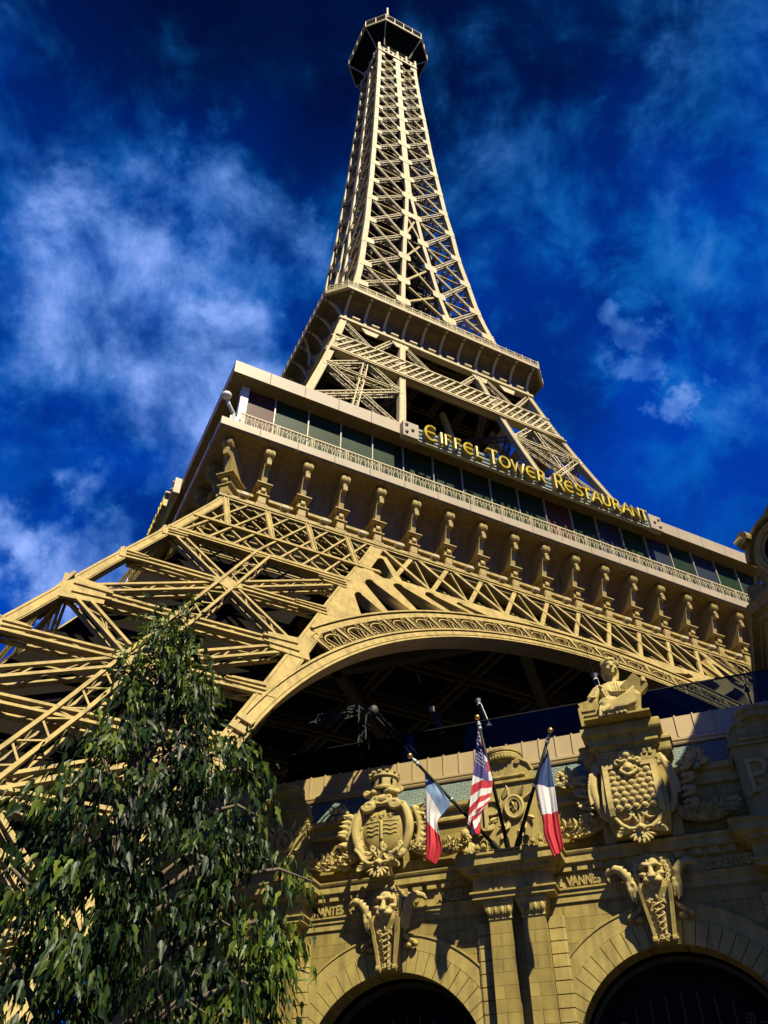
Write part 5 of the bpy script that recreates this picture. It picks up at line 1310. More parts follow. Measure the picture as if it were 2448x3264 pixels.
s.ball(HC - fd * .08 + V((0, 0, .12)), (.23, .23, .22)); s.ball(HC - fd * .2 + V((0, 0, .05)), (.14, .15, .15)); s.ball(HC + fd * .12 + V((0, 0, .26)), (.10, .08, .07))
for i in range(9): s.ball(HC + fx * (-.2 + .05 * i) + fd * (.13 - abs(i - 4) * .03) + V((0, 0, .30 - abs(i - 4) * .022)), .05, 7, 5)
s.tube([HC + V((0, .0, -.15)), (.0, .02, 1.70), (-.02, .06, 1.48)], [.115, .12, .19], 14)
# torso
s.loft([[(cx_ + rx * cos(2 * pi * i / 20), cy_ + ry * sin(2 * pi * i / 20), z) for i in range(20)] for cx_, cy_, rx, ry, z in ((.02, .12, .66, .42, .25), (.02, .10, .58, .42, .5), (-.02, .06, .40, .31, .78), (-.02, .03, .37, .28, .95), (-.02, .0, .44, .31, 1.18), (-.02, .03, .48, .28, 1.38), (-.02, .05, .40, .22, 1.52), (-.02, .06, .18, .15, 1.6))])
for q in (-1, 1): s.ball((-.02 + q * .19, -.20, 1.22), (.16, .13, .16)); s.ball((-.02 + q * .42, .04, 1.44), (.16, .16, .15))
# her right arm (left in view): lowered, hand on the block
s.tube([(-.44, .04, 1.43), (-.62, .0, 1.20), (-.70, -.06, 1.02)], [.15, .145, .12], 12); s.tube([(-.70, -.06, 1.02), (-.70, -.22, .93), (-.66, -.40, .90)], [.12, .095, .07], 12)
s.tube([(-.50, .05, 1.45), (-.72, .03, 1.15), (-.80, .05, .85), (-.74, .05, .7)], [.14, .17, .13, .06], 10); s.tube([(-.46, -.08, 1.4), (-.6, -.12, 1.1), (-.62, -.10, .8)], [.09, .1, .05], 8)
s.ball((-.65, -.47, .90), (.075, .09, .05), 10, 8)
for i, (dx, L) in enumerate(((-.055, .11), (-.018, .13), (.02, .125), (.055, .10))): s.tube([(-.65 + dx, -.53, .91), (-.65 + dx, -.53 - L * .6, .90), (-.65 + dx, -.53 - L * .8, .84)], [.024, .022, .016], 6)
s.tube([(-.60, -.44, .91), (-.55, -.50, .90), (-.55, -.56, .88)], [.028, .025, .018], 6)
# her left arm (right in view): bent, hand gripping the top of the tablet
s.tube([(.42, .04, 1.44), (.64, .04, 1.28), (.82, -.02, 1.08)], [.15, .14, .115], 12); s.tube([(.82, -.02, 1.08), (.93, -.22, 1.08), (.97, -.40, 1.13)], [.11, .09, .07], 12)
s.tube([(.40, .08, 1.48), (.62, .1, 1.2), (.72, .1, .95)], [.13, .15, .08], 10)
s.ball((.96, -.46, 1.16), (.07, .09, .08), 10, 8)
for i, (dz, L) in enumerate(((.07, .15), (.025, .17), (-.02, .165), (-.06, .13))): s.tube([(.99, -.50, 1.17 + dz), (.96, -.60, 1.18 + dz), (.90, -.62, 1.17 + dz), (.90 - L * .3, -.58, 1.16 + dz)], [.026, .026, .023, .018], 6)
s.tube([(.93, -.44, 1.23), (.88, -.50, 1.27), (.84, -.52, 1.26)], [.03, .026, .018], 6)
# lap and legs under the drapery
s.tube([(.22, .0, .52), (.45, -.42, .62), (.60, -.72, .66)], [.30, .25, .20], 14); s.tube([(.60, -.72, .66), (.58, -.66, .35), (.56, -.62, .08)], [.19, .15, .11], 12)
s.tube([(-.18, .0, .48), (-.26, -.45, .52), (-.30, -.75, .52)], [.30, .25, .20], 14); s.tube([(-.30, -.75, .52), (-.28, -.74, .28), (-.24, -.72, .06)], [.19, .16, .13], 12)
for fx_, fy in ((.56, -.62), (-.22, -.74)):
    s.tube([(fx_, fy + .08, .06), (fx_ + .02, fy - .14, .05), (fx_ + .03, fy - .24, .035)], [.075, .075, .045], 10)
    for i in range(5): s.ball((fx_ - .05 + i * .035, fy - .26 + abs(i - 1) * .012, .03), (.02, .035, .02), 6, 5)
# drapery folds: from the raised knee down to the other foot, and off the chest
rnd = random.Random(4)
for i in range(11):
    t = i / 10
    a = V((.64 - .05 * t, -.93 + .06 * t, .82 - .46 * t)); b = V((.12 - .12 * t, -1.0, .46 - .24 * t)); c = V((-.38 + .10 * t, -.98, .12 + .05 * rnd.random()))
    s.tube([a, a.lerp(b, .5) + V((0, -.05, -.07)), b, b.lerp(c, .5) + V((0, -.03, -.05)), c], [.035, .05, .055, .05, .03], 8)
for i in range(9):
    x0 = -.34 + .085 * i; s.tube([(x0 * .8, -.22 - .08 * sin(i * 1.3), 1.46 - .02 * abs(i - 4)), (x0, -.34, 1.2), (x0 * .9 + .05, -.34, .95), (x0 + .14, -.52, .72)], [.018, .03, .03, .035], 6)
for i in range(6):
    s.tube([(-.42 + .02 * i, -.15, 1.5 - i * .08), (-.05 + .06 * i, -.38 - .02 * i, 1.05 - i * .06), (.40 + .03 * i, -.72, .82 - i * .02)], [.03, .05, .035], 7)
s.ball((.12, -.62, .38), (.50, .32, .30)); s.ball((.02, -.3, .28), (.75, .5, .3))
for i in range(7): s.tube([(-.40 + .04 * i, -.80, .50), (-.46 + .09 * i, -.92, .25), (-.50 + .13 * i, -.93, .02)], [.03, .045, .05], 7)
body = sculpt('body', s, M['carve'], STA, .021, 2)
s = MB(); tb = [(.22, 1.08), (.70, 1.43), (1.04, .98), (.66, .66)]
s.prism(tb, lambda a, b, t: V((a, -.52 + t - (b - 1.0) * .22, b)), -.035, .035); s.build('stone_tablet', M['stone'], STA)
s = MB(); bl = lambda a, b, t: V((a, t, b))
s.prism([(-1.12, .02), (-.60, .02), (-.50, .62), (-.62, .86), (-1.12, .76), (-1.06, .66), (-1.14, .60)], bl, -.55, .25); s.box(-.98, -.64, -.60, -.5, .12, .22); s.box(-.98, -.60, -.60, -.5, .30, .36); s.box(-1.02, -.62, -.59, -.5, .46, .54)
s.build('stone_block', M['stone'], STA)
s = MB(); s.box(-1.0, .92, -.92, .6, -.005, .05); s.build('base_slab', M['stone'], STA)

# ================================================================== FLAG POLES AND FLAGS (facade coordinates)
def fworld(p): return V(FLOC) + Matrix.Rotation(FROT, 3, 'Z') @ V(p)
def flagpole(base, top, lbl):
    o = empty('flag_pole', fworld(base), FROT); tag(o, lbl, 'flagpole', 'angled flagpoles on the cornice block')
    d = V(top) - V(base); L = d.length; u = d.normalized()
    mb = MB(); mb.tube([(0, 0, 0), u * (L - .25)], [.062, .045], 10); mb.build('pole', M['black'], o, smooth=True)
    mb = MB(); mb.tube([u * -.05, u * .35], .085, 10); mb.box(-.14, .14, -.14, .14, -.04, .02); mb.build('socket', M['black'], o)
    mb = MB(); mb.tube([u * (L - .42), u * (L - .36), u * (L - .30), u * (L - .24), u * (L - .12)], [.05, .075, .05, .07, .03], 10); mb.build('truck', M['steel'], o)
    mb = MB(); mb.tube([u * (L * .52), u * (L * .52 + .05)], .085, 10); mb.build('halyard_ring', M['steel'], o)
    mb = MB(); mb.ball(u * L, .085, 16, 10); mb.build('finial', M['gold'], o, smooth=True)
flagpole((-5.62, -1.0, 11.17), (-7.94, -2.4, 14.0), 'black flagpole with gold ball leaning far left under the washed blue French flag')
flagpole((-5.36, -1.0, 11.17), (-5.64, -2.4, 14.92), 'tallest middle black flagpole with gold ball beside the American flag')
flagpole((-5.12, -1.0, 11.17), (-3.39, -2.4, 14.04), 'black flagpole with gold ball leaning right above the dark blue French flag')
def stripes_mat(name, cols, bounds):
    m = bpy.data.materials.new(name); m.use_nodes = True; t = m.node_tree; b = t.nodes['Principled BSDF']; b.inputs['Roughness'].default_value = .75
    uv = N('ShaderNodeUVMap', t); uv.uv_map = 'UVMap'; s_ = N('ShaderNodeSeparateXYZ', t); LK(uv.outputs[0], s_.inputs[0], t)
    cr = N('ShaderNodeValToRGB', t); cr.color_ramp.interpolation = 'CONSTANT'; e = cr.color_ramp.elements
    e[0].position = 0; e[0].color = (*cols[0], 1); e[1].position = bounds[0]; e[1].color = (*cols[1], 1)
    for bb, c_ in zip(bounds[1:], cols[2:]): x_ = cr.color_ramp.elements.new(bb); x_.color = (*c_, 1)
    LK(s_.outputs[1], cr.inputs[0], t)
    no = N('ShaderNodeTexNoise', t); no.inputs['Scale'].default_value = 60; co = N('ShaderNodeTexCoord', t); LK(co.outputs['Object'], no.inputs['Vector'], t)
    bp = N('ShaderNodeBump', t); bp.inputs['Strength'].default_value = .15; bp.inputs['Distance'].default_value = .01; LK(no.outputs['Fac'], bp.inputs['Height'], t); LK(bp.outputs[0], b.inputs['Normal'], t)
    return m, t, cr, b, s_
RED, WHT, BLU, PALE = (.36, .008, .014), (.52, .49, .44), (.008, .030, .10), (.13, .20, .30)
mF1 = stripes_mat('french_flag_faded', (PALE, WHT, RED), (.36, .66)); mF3 = stripes_mat('french_flag', (BLU, WHT, RED), (.36, .63))
def us_mat():
    m, t, cr, b, s_ = stripes_mat('american_flag', (WHT, RED), (.5,)); L = t.links
    band = mathn('FLOOR', mathn('MULTIPLY', s_.outputs[1], 15.0, tree=t), tree=t); par = mathn('MODULO', band, 2.0, tree=t)
    mx = N('ShaderNodeMix', t, data_type='RGBA'); LK(par, mx.inputs[0], t); mx.inputs[6].default_value = (*RED, 1); mx.inputs[7].default_value = (*WHT, 1)
    cant = mathn('LESS_THAN', mathn('ADD', s_.outputs[1], mathn('MULTIPLY', s_.outputs[0], -.10, tree=t), tree=t), .34, tree=t)
    cu = mathn('LESS_THAN', s_.outputs[0], .80, tree=t); cant = mathn('MULTIPLY', cant, cu, tree=t)
    m2 = N('ShaderNodeMix', t, data_type='RGBA'); LK(cant, m2.inputs[0], t); LK(mx.outputs[2], m2.inputs[6], t); m2.inputs[7].default_value = (.035, .022, .12, 1)
    LK(m2.outputs[2], b.inputs['Base Color'], t); return m
for mm in (mF1, mF3): mm[1].links.new(mm[2].outputs[0], mm[3].inputs['Base Color'])
def flag(name, lbl, Lp, Rp, m, fold, seed, ybase=-2.0, uv_tilt=0.0, stars=False):
    # cloth hanging between its two outer edges, gathered in vertical folds
    nu, nv = 26, 56
    def edge(P, t):
        x = t * (len(P) - 1); i = min(int(x), len(P) - 2); f = x - i
        return interp2(P, i, f)
    def interp2(P, i, f):
        p0 = P[max(i - 1, 0)]; p1 = P[i]; p2 = P[i + 1]; p3 = P[min(i + 2, len(P) - 1)]
        return [.5 * (2 * p1[k] + (p2[k] - p0[k]) * f + (2 * p0[k] - 5 * p1[k] + 4 * p2[k] - p3[k]) * f * f + (3 * p1[k] - p0[k] - 3 * p2[k] + p3[k]) * f**3) for k in (0, 1)]
    vs = []; uvs = []; rnd = random.Random(seed); ph = rnd.random() * 6
    def pos(u, v):
        a = edge(Lp, v); b = edge(Rp, v); x = a[0] + (b[0] - a[0]) * u; z = a[1] + (b[1] - a[1]) * u
        amp = fold * min(1, .25 + v * 1.2); y = ybase - .35 * (1 - v) * 0 + amp * sin(u * 9.0 + ph + v * 1.3) + amp * .45 * sin(u * 19 + v * 3 + ph) + .03 * sin(v * 11 + u * 4)
        return V((x, y, z))
    for j in range(nv + 1):
        for i in range(nu + 1):
            u, v = i / nu, j / nv; vs.append(pos(u, v)); uvs.append((u, min(max(v + uv_tilt * (u - .5), 0.001), .999)))
    fs = [(j * (nu + 1) + i, j * (nu + 1) + i + 1, (j + 1) * (nu + 1) + i + 1, (j + 1) * (nu + 1) + i) for j in range(nv) for i in range(nu)]
    o0 = V((sum(v_.x for v_ in vs) / len(vs), ybase, max(v_.z for v_ in vs)))
    me = bpy.data.meshes.new(name); me.from_pydata([tuple(v_ - o0) for v_ in vs], [], fs)
    ul = me.uv_layers.new(name='UVMap')
    for lp in me.loops: ul.data[lp.index].uv = uvs[lp.vertex_index]
    me.polygons.foreach_set('use_smooth', [True] * len(me.polygons)); me.materials.append(m)
    o = bpy.data.objects.new(name, me); COL.objects.link(o); o.location = fworld(o0); o.rotation_euler = (0, 0, FROT); tag(o, lbl, 'flag')
    sd_ = o.modifiers.new('thick', 'SOLIDIFY'); sd_.thickness = .006
    if stars:
        sb = MB()
        for r_ in range(9):
            for c_ in range(6):
                u = .08 + .125 * c_ + (.06 if r_ % 2 else 0); v = .03 + .033 * r_ + .1 * (u - .4) * 0
                if u > .76 or v + -.10 * u > .30: continue
                c = pos(u, v); rr_ = .028
                P = [c + V((rr_ * (1 if k % 2 == 0 else .42) * sin(pi * k / 5), -.012, rr_ * (1 if k % 2 == 0 else .42) * cos(pi * k / 5))) - o0 for k in range(10)]
                sb.add(P, [tuple(range(10))])
        so_ = sb.build('stars', M['white'], o); tag(so_, kind='stuff')
    return o
flag('french_flag', 'French tricolour with a pale washed out blue band hanging from the left pole', [(-7.62, 13.65), (-7.60, 13.38), (-7.60, 12.99), (-7.61, 12.44), (-7.63, 11.9), (-7.64, 11.38), (-7.65, 10.86)],
     [(-7.59, 13.62), (-6.83, 12.48), (-7.0, 12.2), (-7.22, 11.95), (-7.2, 11.6), (-7.13, 11.06), (-7.34, 10.64)], mF1[0], .045, 1, uv_tilt=-.10)
flag('american_flag', 'American flag hanging in folds from the middle pole', [(-5.75, 14.68), (-5.86, 14.14), (-5.96, 13.53), (-6.13, 12.68), (-6.28, 11.94), (-6.31, 11.72), (-6.16, 11.31)],
     [(-5.73, 14.67), (-5.57, 13.8), (-5.44, 12.98), (-5.53, 12.51), (-5.61, 12.25), (-5.87, 11.95), (-5.93, 11.40)], us_mat(), .05, 2, uv_tilt=.12, stars=True)
flag('french_flag', 'French tricolour with a deep blue band hanging from the right pole', [(-3.63, 13.66), (-3.87, 13.18), (-4.11, 12.52), (-4.09, 11.91), (-4.06, 11.43), (-4.06, 11.05), (-3.86, 10.37)],
     [(-3.60, 13.65), (-3.59, 13.13), (-3.58, 12.66), (-3.57, 12.2), (-3.57, 11.72), (-3.56, 11.18), (-3.56, 10.65)], mF3[0], .05, 3, uv_tilt=-.10)

# ---------------- floodlights standing on the cornice block
def uplight():
    r_ = empty('floodlight', (0, 0, 0)); mb = MB(); mb.lathe([(0, 0), (.11, 0), (.12, .03), (.09, .10), (.05, .13), (0, .13)], n=14); mb.build('base', M['stone'], r_)
    mb = MB(); mb.box(-.10, -.08, -.02, .02, .08, .28); mb.box(.08, .10, -.02, .02, .08, .28); mb.box(-.10, .10, -.02, .02, .08, .10); mb.build('yoke', M['stone'], r_)
    mb = MB(); mb.lathe([(0, 0), (.06, 0), (.08, .04), (.085, .18), (.095, .19), (.095, .24), (.08, .24), (.075, .19), (0, .17)], (0, 0, 0), 14)
    h = mb.build('lamp_head', M['stone'], r_); h.location = (0, 0, .18); h.rotation_euler = (R(-25), R(18), 0)
    return r_
U0 = uplight(); us = [(-6.35, 'first'), (-6.13, 'second'), (-5.90, 'third'), (-4.86, 'fourth'), (-4.64, 'fifth'), (-4.39, 'last')]
for i, (x, w_) in enumerate(us):
    u_ = U0 if i == 0 else U0.copy()
    if i:
        COL.objects.link(u_)
        for ch in list(U0.children): copy1(ch, u_)
    u_.location = fworld((x, -.86 - .06 * (i % 2), 11.17)); u_.rotation_euler = (0, 0, FROT + (.5 if i < 3 else -.6) + i * .2)
    side = 'left of the pole feet' if i < 3 else 'right of the pole feet'
    tag(u_, f'{w_} floodlight from the left on the cornice block, {side}', 'floodlight', 'floodlights around the flagpole feet')
# ---------------- glass balustrade on the roof edge
GB = empty('glass_balustrade', FLOC, FROT); tag(GB, 'frameless glass balustrade along the metal roof edge above the stone front', 'balustrade')
x = XL + 5.2; i = 0
while x < XR + 2:
    mb = MB(); mb.box(x + .01, x + 1.89, 1.50, 1.518, 15.56, 16.92); mb.build('glass_pane', M['glass'], GB)
    mb = MB(); mb.box(x - .03, x + .03, 1.54, 1.60, 15.46, 16.6); mb.box(x - .08, x + .08, 1.52, 1.62, 15.7, 15.8); mb.box(x - .08, x + .08, 1.52, 1.62, 16.3, 16.4)
    mb.build('clamp_post', M['black'], GB); x += 1.9; i += 1
mb = MB(); mb.box(XL + 5.2, XR + 2, 1.48, 1.54, 16.92, 16.96); mb.build('top_rail', M['black'], GB)
# ---------------- clear tube lanterns under the arch
def lantern():
    r_ = empty('lantern', (0, 0, 0)); mb = MB()
    mb.lathe([(.12, -.55), (.12, .45)], n=12); mb.build('tube', M['glass'], r_)
    mb = MB(); mb.lathe([(0, -.6), (.13, -.6), (.14, -.52), (0, -.52)], n=12); mb.build('base', M['steel'], r_); mb = MB(); mb.lathe([(0, .42), (.13, .44), (.06, .55), (.14, .70), (0, .70)], n=12); mb.build('cap', M['steel'], r_)
    mb = MB()
    for k in range(4): a = pi / 4 + pi / 2 * k; mb.tube([(.10 * cos(a), .10 * sin(a), -.5), (.10 * cos(a), .10 * sin(a), .42)], .02, 5)
    mb.tube([(0, 0, -.5), (0, 0, .4)], .035, 6); mb.build('lamp_rod', M['steel'], r_); return r_
L0 = lantern()
for i, (x, z, tilt, l) in enumerate(((-8.5, 17.95, -.32, 'left of the middle flagpole'), (-6.62, 17.92, -.28, 'behind the ball of the middle flagpole'), (-2.1, 18.05, -.1, 'behind the shoulder of the statue'))):
    o = L0 if i == 0 else L0.copy()
    if i:
        COL.objects.link(o)
        for ch in list(L0.children): copy1(ch, o)
    o.location = fworld((x, 2.8, z)); o.rotation_euler = (0, tilt, FROT); tag(o, 'clear tubular glass lantern under the arch, ' + l, 'lantern', 'clear lanterns under the arch')
    mb = MB(); mb.tube([(0, 0, .7), (0, 0, 7.6)], .012, 4); mb.build('hanger', M['black'], o)
# ---------------- stage lighting truss on the terrace
STG = empty('stage_truss', FLOC, FROT); tag(STG, 'grey aluminium stage truss tower and beam in the dark under the arch', 'truss')
mb = MB(); mb.truss((-12.2, 4, 15.5), (-12.2, 4, 20.1), (0, -1, 0), .38, .38, .05, .03, .38); mb.build('tower', M['rig'], STG)
mb = MB(); mb.truss((-14.9, 4, 19.85), (-12.4, 4, 20.0), (0, -1, 0), .34, .34, .05, .03, .34); mb.build('beam', M['rig'], STG)
mb = MB(); mb.truss((-11.9, 4, 20.0), (-9.7, 4.5, 17.2), (0, -1, 0), .22, .22, .04, .025, .3); mb.build('brace', M['rig'], STG)
mb = MB(); mb.ball((-11.6, 3.8, 19.6), (.2, .2, .25)); mb.build('spotlight', M['rig'], STG)
mb = MB(); mb.box(-10.9, -10.5, 4, 4.4, 16.9, 17.4); mb.build('spotlight', M['rig'], STG)

# ================================================================== CORNER PAVILION WITH ROUND WINDOW DORMER (right edge)
PV = empty('corner_pavilion', FLOC, FROT); tag(PV, 'shaded stone corner building with round dormer window and ball finial at right edge', 'building')
PLAN = [(3.95, .75), (7.6, -2.9), (7.6, -9.5), (16, -9.5), (16, 9), (3.95, 9)]
mb = MB(); mb.prism(PLAN, lambda a, b, t: V((a, b, t)), 0, 18.6); mb.build('wall', M['ashlar'], PV)
mb = MB(); mb.prism([(7.7, -2.6), (7.7, -9.4), (15.9, -9.4), (15.9, 8.9), (7.7, 8.9)], lambda a, b, t: V((a, b, t)), 18.6, 26.4); mb.build('upper_storey', M['ashlar'], PV)
mb = MB(); mb.loft([[(7.7 - e, -2.6 + e * 0, z), (7.7 - e, -9.4 - e, z), (15.9, -9.4 - e, z), (15.9, 8.9, z), (7.7 - e, 8.9, z)] for e, z in ((.02, 25.6), (.12, 25.65), (.12, 25.8), (.32, 25.95), (.34, 26.2), (.40, 26.3), (.2, 26.42))]); mb.build('cornice', M['stone'], PV)
for y in (-4.4, -7.4):
    mb = MB(); mb.box(7.62, 7.72, y - .6, y + .6, 20.4, 23.2); w = mb.build('window', M['blackw'], PV)
    mb = MB(); mb.box(7.56, 7.72, y - .75, y - .6, 20.2, 23.4); mb.box(7.56, 7.72, y + .6, y + .75, 20.2, 23.4); mb.box(7.5, 7.72, y - .8, y + .8, 23.2, 23.5); mb.box(7.5, 7.72, y - .8, y + .8, 20.1, 20.4); mb.build('window_frame', M['stone'], w)
off = lambda e: [(3.95 - e * .9, .75 - e * .5), (7.6 - e * .5, -2.9 - e * .9), (7.6 - e, -9.5 - e), (16, -9.5 - e), (16, 9), (3.95 - e, 9)]
mb = MB(); mb.loft([[(x, y, z) for x, y in off(e)] for e, z in ((.0, 18.3), (.12, 18.35), (.12, 18.5), (.35, 18.6), (.38, 18.62), (.38, 18.85), (.44, 18.95), (.3, 19.02))]); mb.build('cornice', M['stone'], PV)
mb = MB(); mb.loft([[(x, y, z) for x, y in off(e)] for e, z in ((-.3, 19.0), (-1.1, 21.6), (-1.6, 21.8))]); mb.build('slate_roof', M['slate'], PV)
DR = empty('dormer_frame'); 
def dlocal(p):   # dormer stands on the chamfered wall, facing it
    c = V((5.15, -.45, 0)); return c + Matrix.Rotation(-pi / 4, 3, 'Z') @ V(p)
bpy.data.objects.remove(DR)
dm = MB(); o8_ = [(-1.25, 18.95), (1.25, 18.95), (1.12, 20.0)] + [(1.15 * cos(pi * i / 14), 20.55 + 1.05 * sin(pi * i / 14)) for i in range(15)] + [(-1.12, 20.0)]
dm.prism(o8_, lambda a, b, t: V((a, t, b)), -.05, 1.6)
dm.loft([[(1.18 * cos(pi * i / 20) * k_, y_, 20.58 + 1.1 * sin(pi * i / 20) * k_) for i in range(21) for k_, y_ in ((1.0, -.22),)] + [(1.18 * cos(pi * i / 20) * 1.14, -.22, 20.58 + 1.1 * sin(pi * i / 20) * 1.14) for i in range(20, -1, -1)], [(1.18 * cos(pi * i / 20), 1.6, 20.58 + 1.1 * sin(pi * i / 20)) for i in range(21)] + [(1.18 * cos(pi * i / 20) * 1.14, 1.6, 20.58 + 1.1 * sin(pi * i / 20) * 1.14) for i in range(20, -1, -1)]])
for r_, w_, y_ in ((.98, .10, -.12), (.82, .07, -.16), (.70, .06, -.10)): dm.tube([(r_ * .92 * cos(2 * pi * i / 28), y_, 20.42 + r_ * sin(2 * pi * i / 28)) for i in range(29)], w_, 8)
for s_ in (-1, 1):
    dm.tube([(s_ * 1.05, -.25, 21.45), (s_ * 1.35, -.3, 21.35)], .24, 14); dm.tube([(s_ * 1.02, -.45, 21.45), (s_ * 1.02, .1, 21.45)], .26, 14)
    dm.tube([(s_ * 1.2, -.15, 19.9), (s_ * 1.36, -.2, 19.4), (s_ * 1.3, -.2, 19.05)] + curl((s_ * 1.45, 19.25), .18, R(-90), 1.2, s_, 12, .3, -.2), .10, 8)
dm.box(-1.75, 1.75, -.35, .5, 19.02, 19.14); dm.box(-1.6, 1.6, -.25, .5, 18.8, 19.02)
for i in range(7): leafshape(dm, (-.45 + .15 * i, -.2, 19.55 - .03 * abs(i - 3)), ((i - 3) * .2, -.3, -.8), (0, -1, 0), .3, .09)
dm.v = [tuple(dlocal(p)) for p in dm.v]; D0 = dm.build('dormer', M['stone'], PV)
mb = MB(); mb.prism([(.62 * .92 * cos(2 * pi * i / 24), 20.42 + .66 * sin(2 * pi * i / 24)) for i in range(24)], lambda a, b, t: dlocal((a, t, b)), -.09, -.06); mb.build('round_window', M['blackw'], D0)
mb = MB(); mb.lathe([(0, 21.65), (.34, 21.65), (.3, 21.75), (.14, 21.8), (.12, 21.86), (.24, 21.92), (.31, 22.05), (.33, 22.18), (.30, 22.32), (.2, 22.44), (.09, 22.5), (.07, 22.55), (.10, 22.6), (.06, 22.72), (0, 22.76)], dlocal((-.05, .45, 0)), 18); mb.build('ball_finial', M['stone'], D0, smooth=True)
mb = MB(); P_ = [(-.35, .0), (.35, .0), (.35, .35), (-.35, .35)]
mb.loft([[tuple(V((4.02, .55, 0)) + V((a * .8, b - .3, z))) for a, b in P_] for z in (18.98, 19.4, 19.55)]); mb.build('ledge_block', M['stone'], PV)

# ================================================================== GLASS HOTEL FAR BEHIND, LEFT
HT = empty('glass_hotel', (-88, 122, 0), R(20)); tag(HT, 'distant blue green glass hotel block glimpsed through the left tower leg', 'building')
mb = MB(); mb.box(-14, 26, 0, 22, 0, 58); mb.build('glass_wall', M['hotel'], HT)
mb = MB(); mb.box(-14.3, 26.3, -.3, 22.3, 58, 59); mb.build('parapet', M['steel'], HT)
# ================================================================== STREET
mb = MB(); mb.box(-900, 900, -900, 900, -.5, 0); tag(mb.build('ground', M['asphalt']), kind='structure')
mb = MB(); mb.box(-26, 9, 2.5, 60, 0.0, .12); tag(mb.build('pavement', M['paving']), kind='structure')
# ================================================================== TREE IN THE FOREGROUND
TR = empty('tree', (-2.35, 7.4, .12)); tag(TR, 'leafy tree with drooping glossy green leaves in front of the tower leg', 'tree')
rnd = random.Random(21)
# crown: clumps (x, y, z, rx, rz) in metres, loosely conical with ragged right side
CL = [(-2.28, 7.65, 6.98, 0.19, 0.24), (-2.38, 7.55, 6.62, 0.26, 0.3), (-2.13, 7.85, 6.5, 0.22, 0.36), (-2.34, 7.7, 6.15, 0.29, 0.32), (-2.05, 7.8, 6.05, 0.22, 0.3), (-2.5, 7.4, 5.7, 0.29, 0.32), (-2.05, 7.7, 5.55, 0.36, 0.36), (-1.66, 8.0, 5.62, 0.2, 0.26), (-2.62, 7.15, 5.2, 0.32, 0.3), (-2.25, 7.4, 5.02, 0.44, 0.36), (-1.74, 7.75, 5.1, 0.4, 0.36), (-1.42, 7.9, 5.02, 0.21, 0.28), (-1.42, 7.95, 5.42, 0.15, 0.22), (-2.72, 7.0, 4.62, 0.38, 0.34), (-2.3, 7.1, 4.4, 0.47, 0.4), (-1.72, 7.5, 4.42, 0.46, 0.38), (-1.24, 7.85, 4.55, 0.28, 0.32), (-0.98, 8.0, 4.45, 0.17, 0.2), (-2.95, 6.75, 4.02, 0.34, 0.32), (-2.5, 6.9, 3.85, 0.47, 0.4), (-1.95, 7.2, 3.8, 0.47, 0.42), (-1.38, 7.5, 3.85, 0.4, 0.36), (-1.1, 7.75, 3.92, 0.25, 0.3), (-3.1, 6.7, 3.55, 0.44, 0.36), (-2.75, 6.7, 3.35, 0.47, 0.4), (-2.15, 6.95, 3.22, 0.49, 0.42), (-1.55, 7.25, 3.22, 0.44, 0.4), (-1.15, 7.55, 3.4, 0.27, 0.34), (-0.96, 7.75, 3.62, 0.15, 0.24), (-2.6, 6.75, 2.75, 0.57, 0.4), (-1.8, 7.0, 2.7, 0.52, 0.4), (-1.3, 7.35, 2.8, 0.34, 0.36), (-3.3, 6.8, 3.0, 0.47, 0.5)]
tk = MB(); tk.tube([(0, 0, -.1), (.03, .02, 1.2), (-.02, .1, 2.4), (.05, .18, 3.6), (.02, .22, 4.8), (.03, .26, 6.0), (.06, .28, 6.9)], [.17, .14, .12, .095, .07, .04, .015], 10); tk.build('trunk', M['bark'], TR, smooth=True)
O0 = V((-2.35, 7.4, .12))
br = MB()
for (x, y, z, rx, rz) in CL:
    c = V((x, y, z)) - O0; zb = max(1.6, c.z - .7 - .5 * rx); b = V((.02, .15 * zb / 4, zb)); m_ = b.lerp(c, .55) + V((0, 0, .18))
    br.tube([b, m_, c, c + V(((x + 2.3) * .25, .05, -.1))], [.045, .028, .016, .006], 6)
br.build('branch', M['bark'], TR, smooth=True); tag(TR.children[-1], kind='stuff')
vs, fs, tones = [], [], []
def leaf(p, d, nrm, L, w, tone):
    # three pointed lobes, folded along the midrib, tip curling down
    d = d.normalized(); s = d.cross(nrm).normalized(); n = s.cross(d).normalized(); o = len(vs)
    dr = V((0, 0, -1))
    mid = [p, p + d * L * .35, p + d * L * .70 + dr * L * .05, p + d * L + dr * L * .16]
    lf = [p + s * w * .28 + d * L * .10 + n * w * .10, p + s * w * .52 + d * L * .34 + n * w * .18, p + s * w * .20 + d * L * .55 + n * w * .10, p + s * w * .24 + d * L * .68 + dr * L * .06]
    rt = [p - s * w * .28 + d * L * .10 + n * w * .10, p - s * w * .52 + d * L * .34 + n * w * .18, p - s * w * .20 + d * L * .55 + n * w * .10, p - s * w * .24 + d * L * .68 + dr * L * .06]
    vs.extend(mid + lf + rt)
    F = [(0, 4, 5, 1), (1, 5, 6), (1, 6, 7, 2), (2, 7, 3), (0, 1, 9, 8), (1, 10, 9), (1, 2, 11, 10), (2, 3, 11)]
    fs.extend([tuple(o + i for i in f) for f in F]); tones.extend([tone] * len(F))
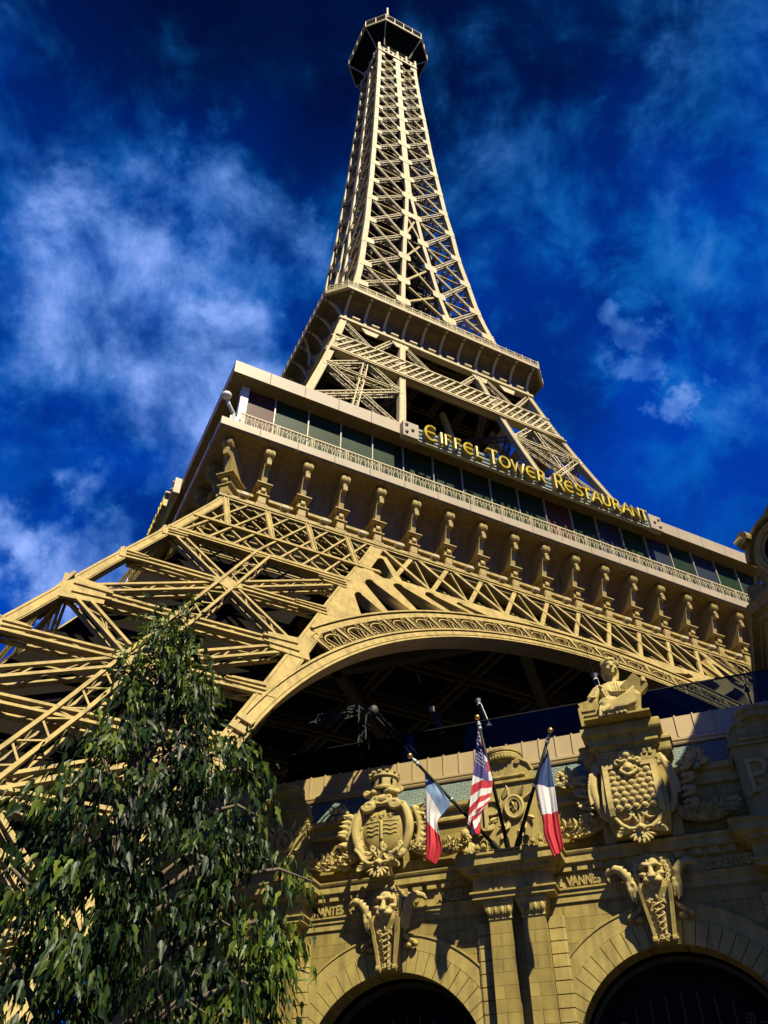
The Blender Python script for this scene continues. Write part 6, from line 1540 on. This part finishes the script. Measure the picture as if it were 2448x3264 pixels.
for ci, (x, y, z, rx, rz) in enumerate(CL):
    c = V((x, y, z)) - O0; nsp = int(165 * rx * rz / .16) + 26
    for k in range(nsp):
        a = rnd.random() * 2 * pi; zz_ = rnd.uniform(-1, 1); rr_ = sqrt(max(0, 1 - zz_ * zz_)) * rnd.uniform(.25, 1.25)
        q = c + V((rx * rr_ * cos(a), rx * .95 * rr_ * sin(a), rz * zz_ * rnd.uniform(.5, 1.2)))
        if noise.noise(q * 2.9 + V((3, 1, 7))) > .04: continue            # open gaps through the crown
        ct = .38 + .55 * noise.noise(q * 1.7) + (.28 if z > 6.3 else .10 if (x > -1.5 or z > 5.6) else -.06)  # young top growth; also paints sunlit top and right paler, below darker
        # a drooping spray: short twig, several hanging leaves
        tw = V((cos(a), sin(a), -.5 + .4 * rnd.random())).normalized()
        yaw = rnd.gauss(0, .7)
        for j in range(rnd.randint(3, 6)):
            p = q + tw * (.055 * j) + V((rnd.gauss(0, .03), rnd.gauss(0, .03), rnd.gauss(0, .035)))
            d = V((cos(a + yaw) * .45 + rnd.gauss(0, .30), sin(a + yaw) * .45 + rnd.gauss(0, .30), -1.1 + rnd.gauss(0, .32)))
            if z > 5.6 and zz_ > -.2 and rnd.random() < (.65 if z > 6.3 else .3): d = V((cos(a) + rnd.gauss(0, .3), sin(a) + rnd.gauss(0, .3), rnd.uniform(-.35, .45)))
            L = rnd.uniform(.085, .175) * (1 if rnd.random() < .7 else .7)
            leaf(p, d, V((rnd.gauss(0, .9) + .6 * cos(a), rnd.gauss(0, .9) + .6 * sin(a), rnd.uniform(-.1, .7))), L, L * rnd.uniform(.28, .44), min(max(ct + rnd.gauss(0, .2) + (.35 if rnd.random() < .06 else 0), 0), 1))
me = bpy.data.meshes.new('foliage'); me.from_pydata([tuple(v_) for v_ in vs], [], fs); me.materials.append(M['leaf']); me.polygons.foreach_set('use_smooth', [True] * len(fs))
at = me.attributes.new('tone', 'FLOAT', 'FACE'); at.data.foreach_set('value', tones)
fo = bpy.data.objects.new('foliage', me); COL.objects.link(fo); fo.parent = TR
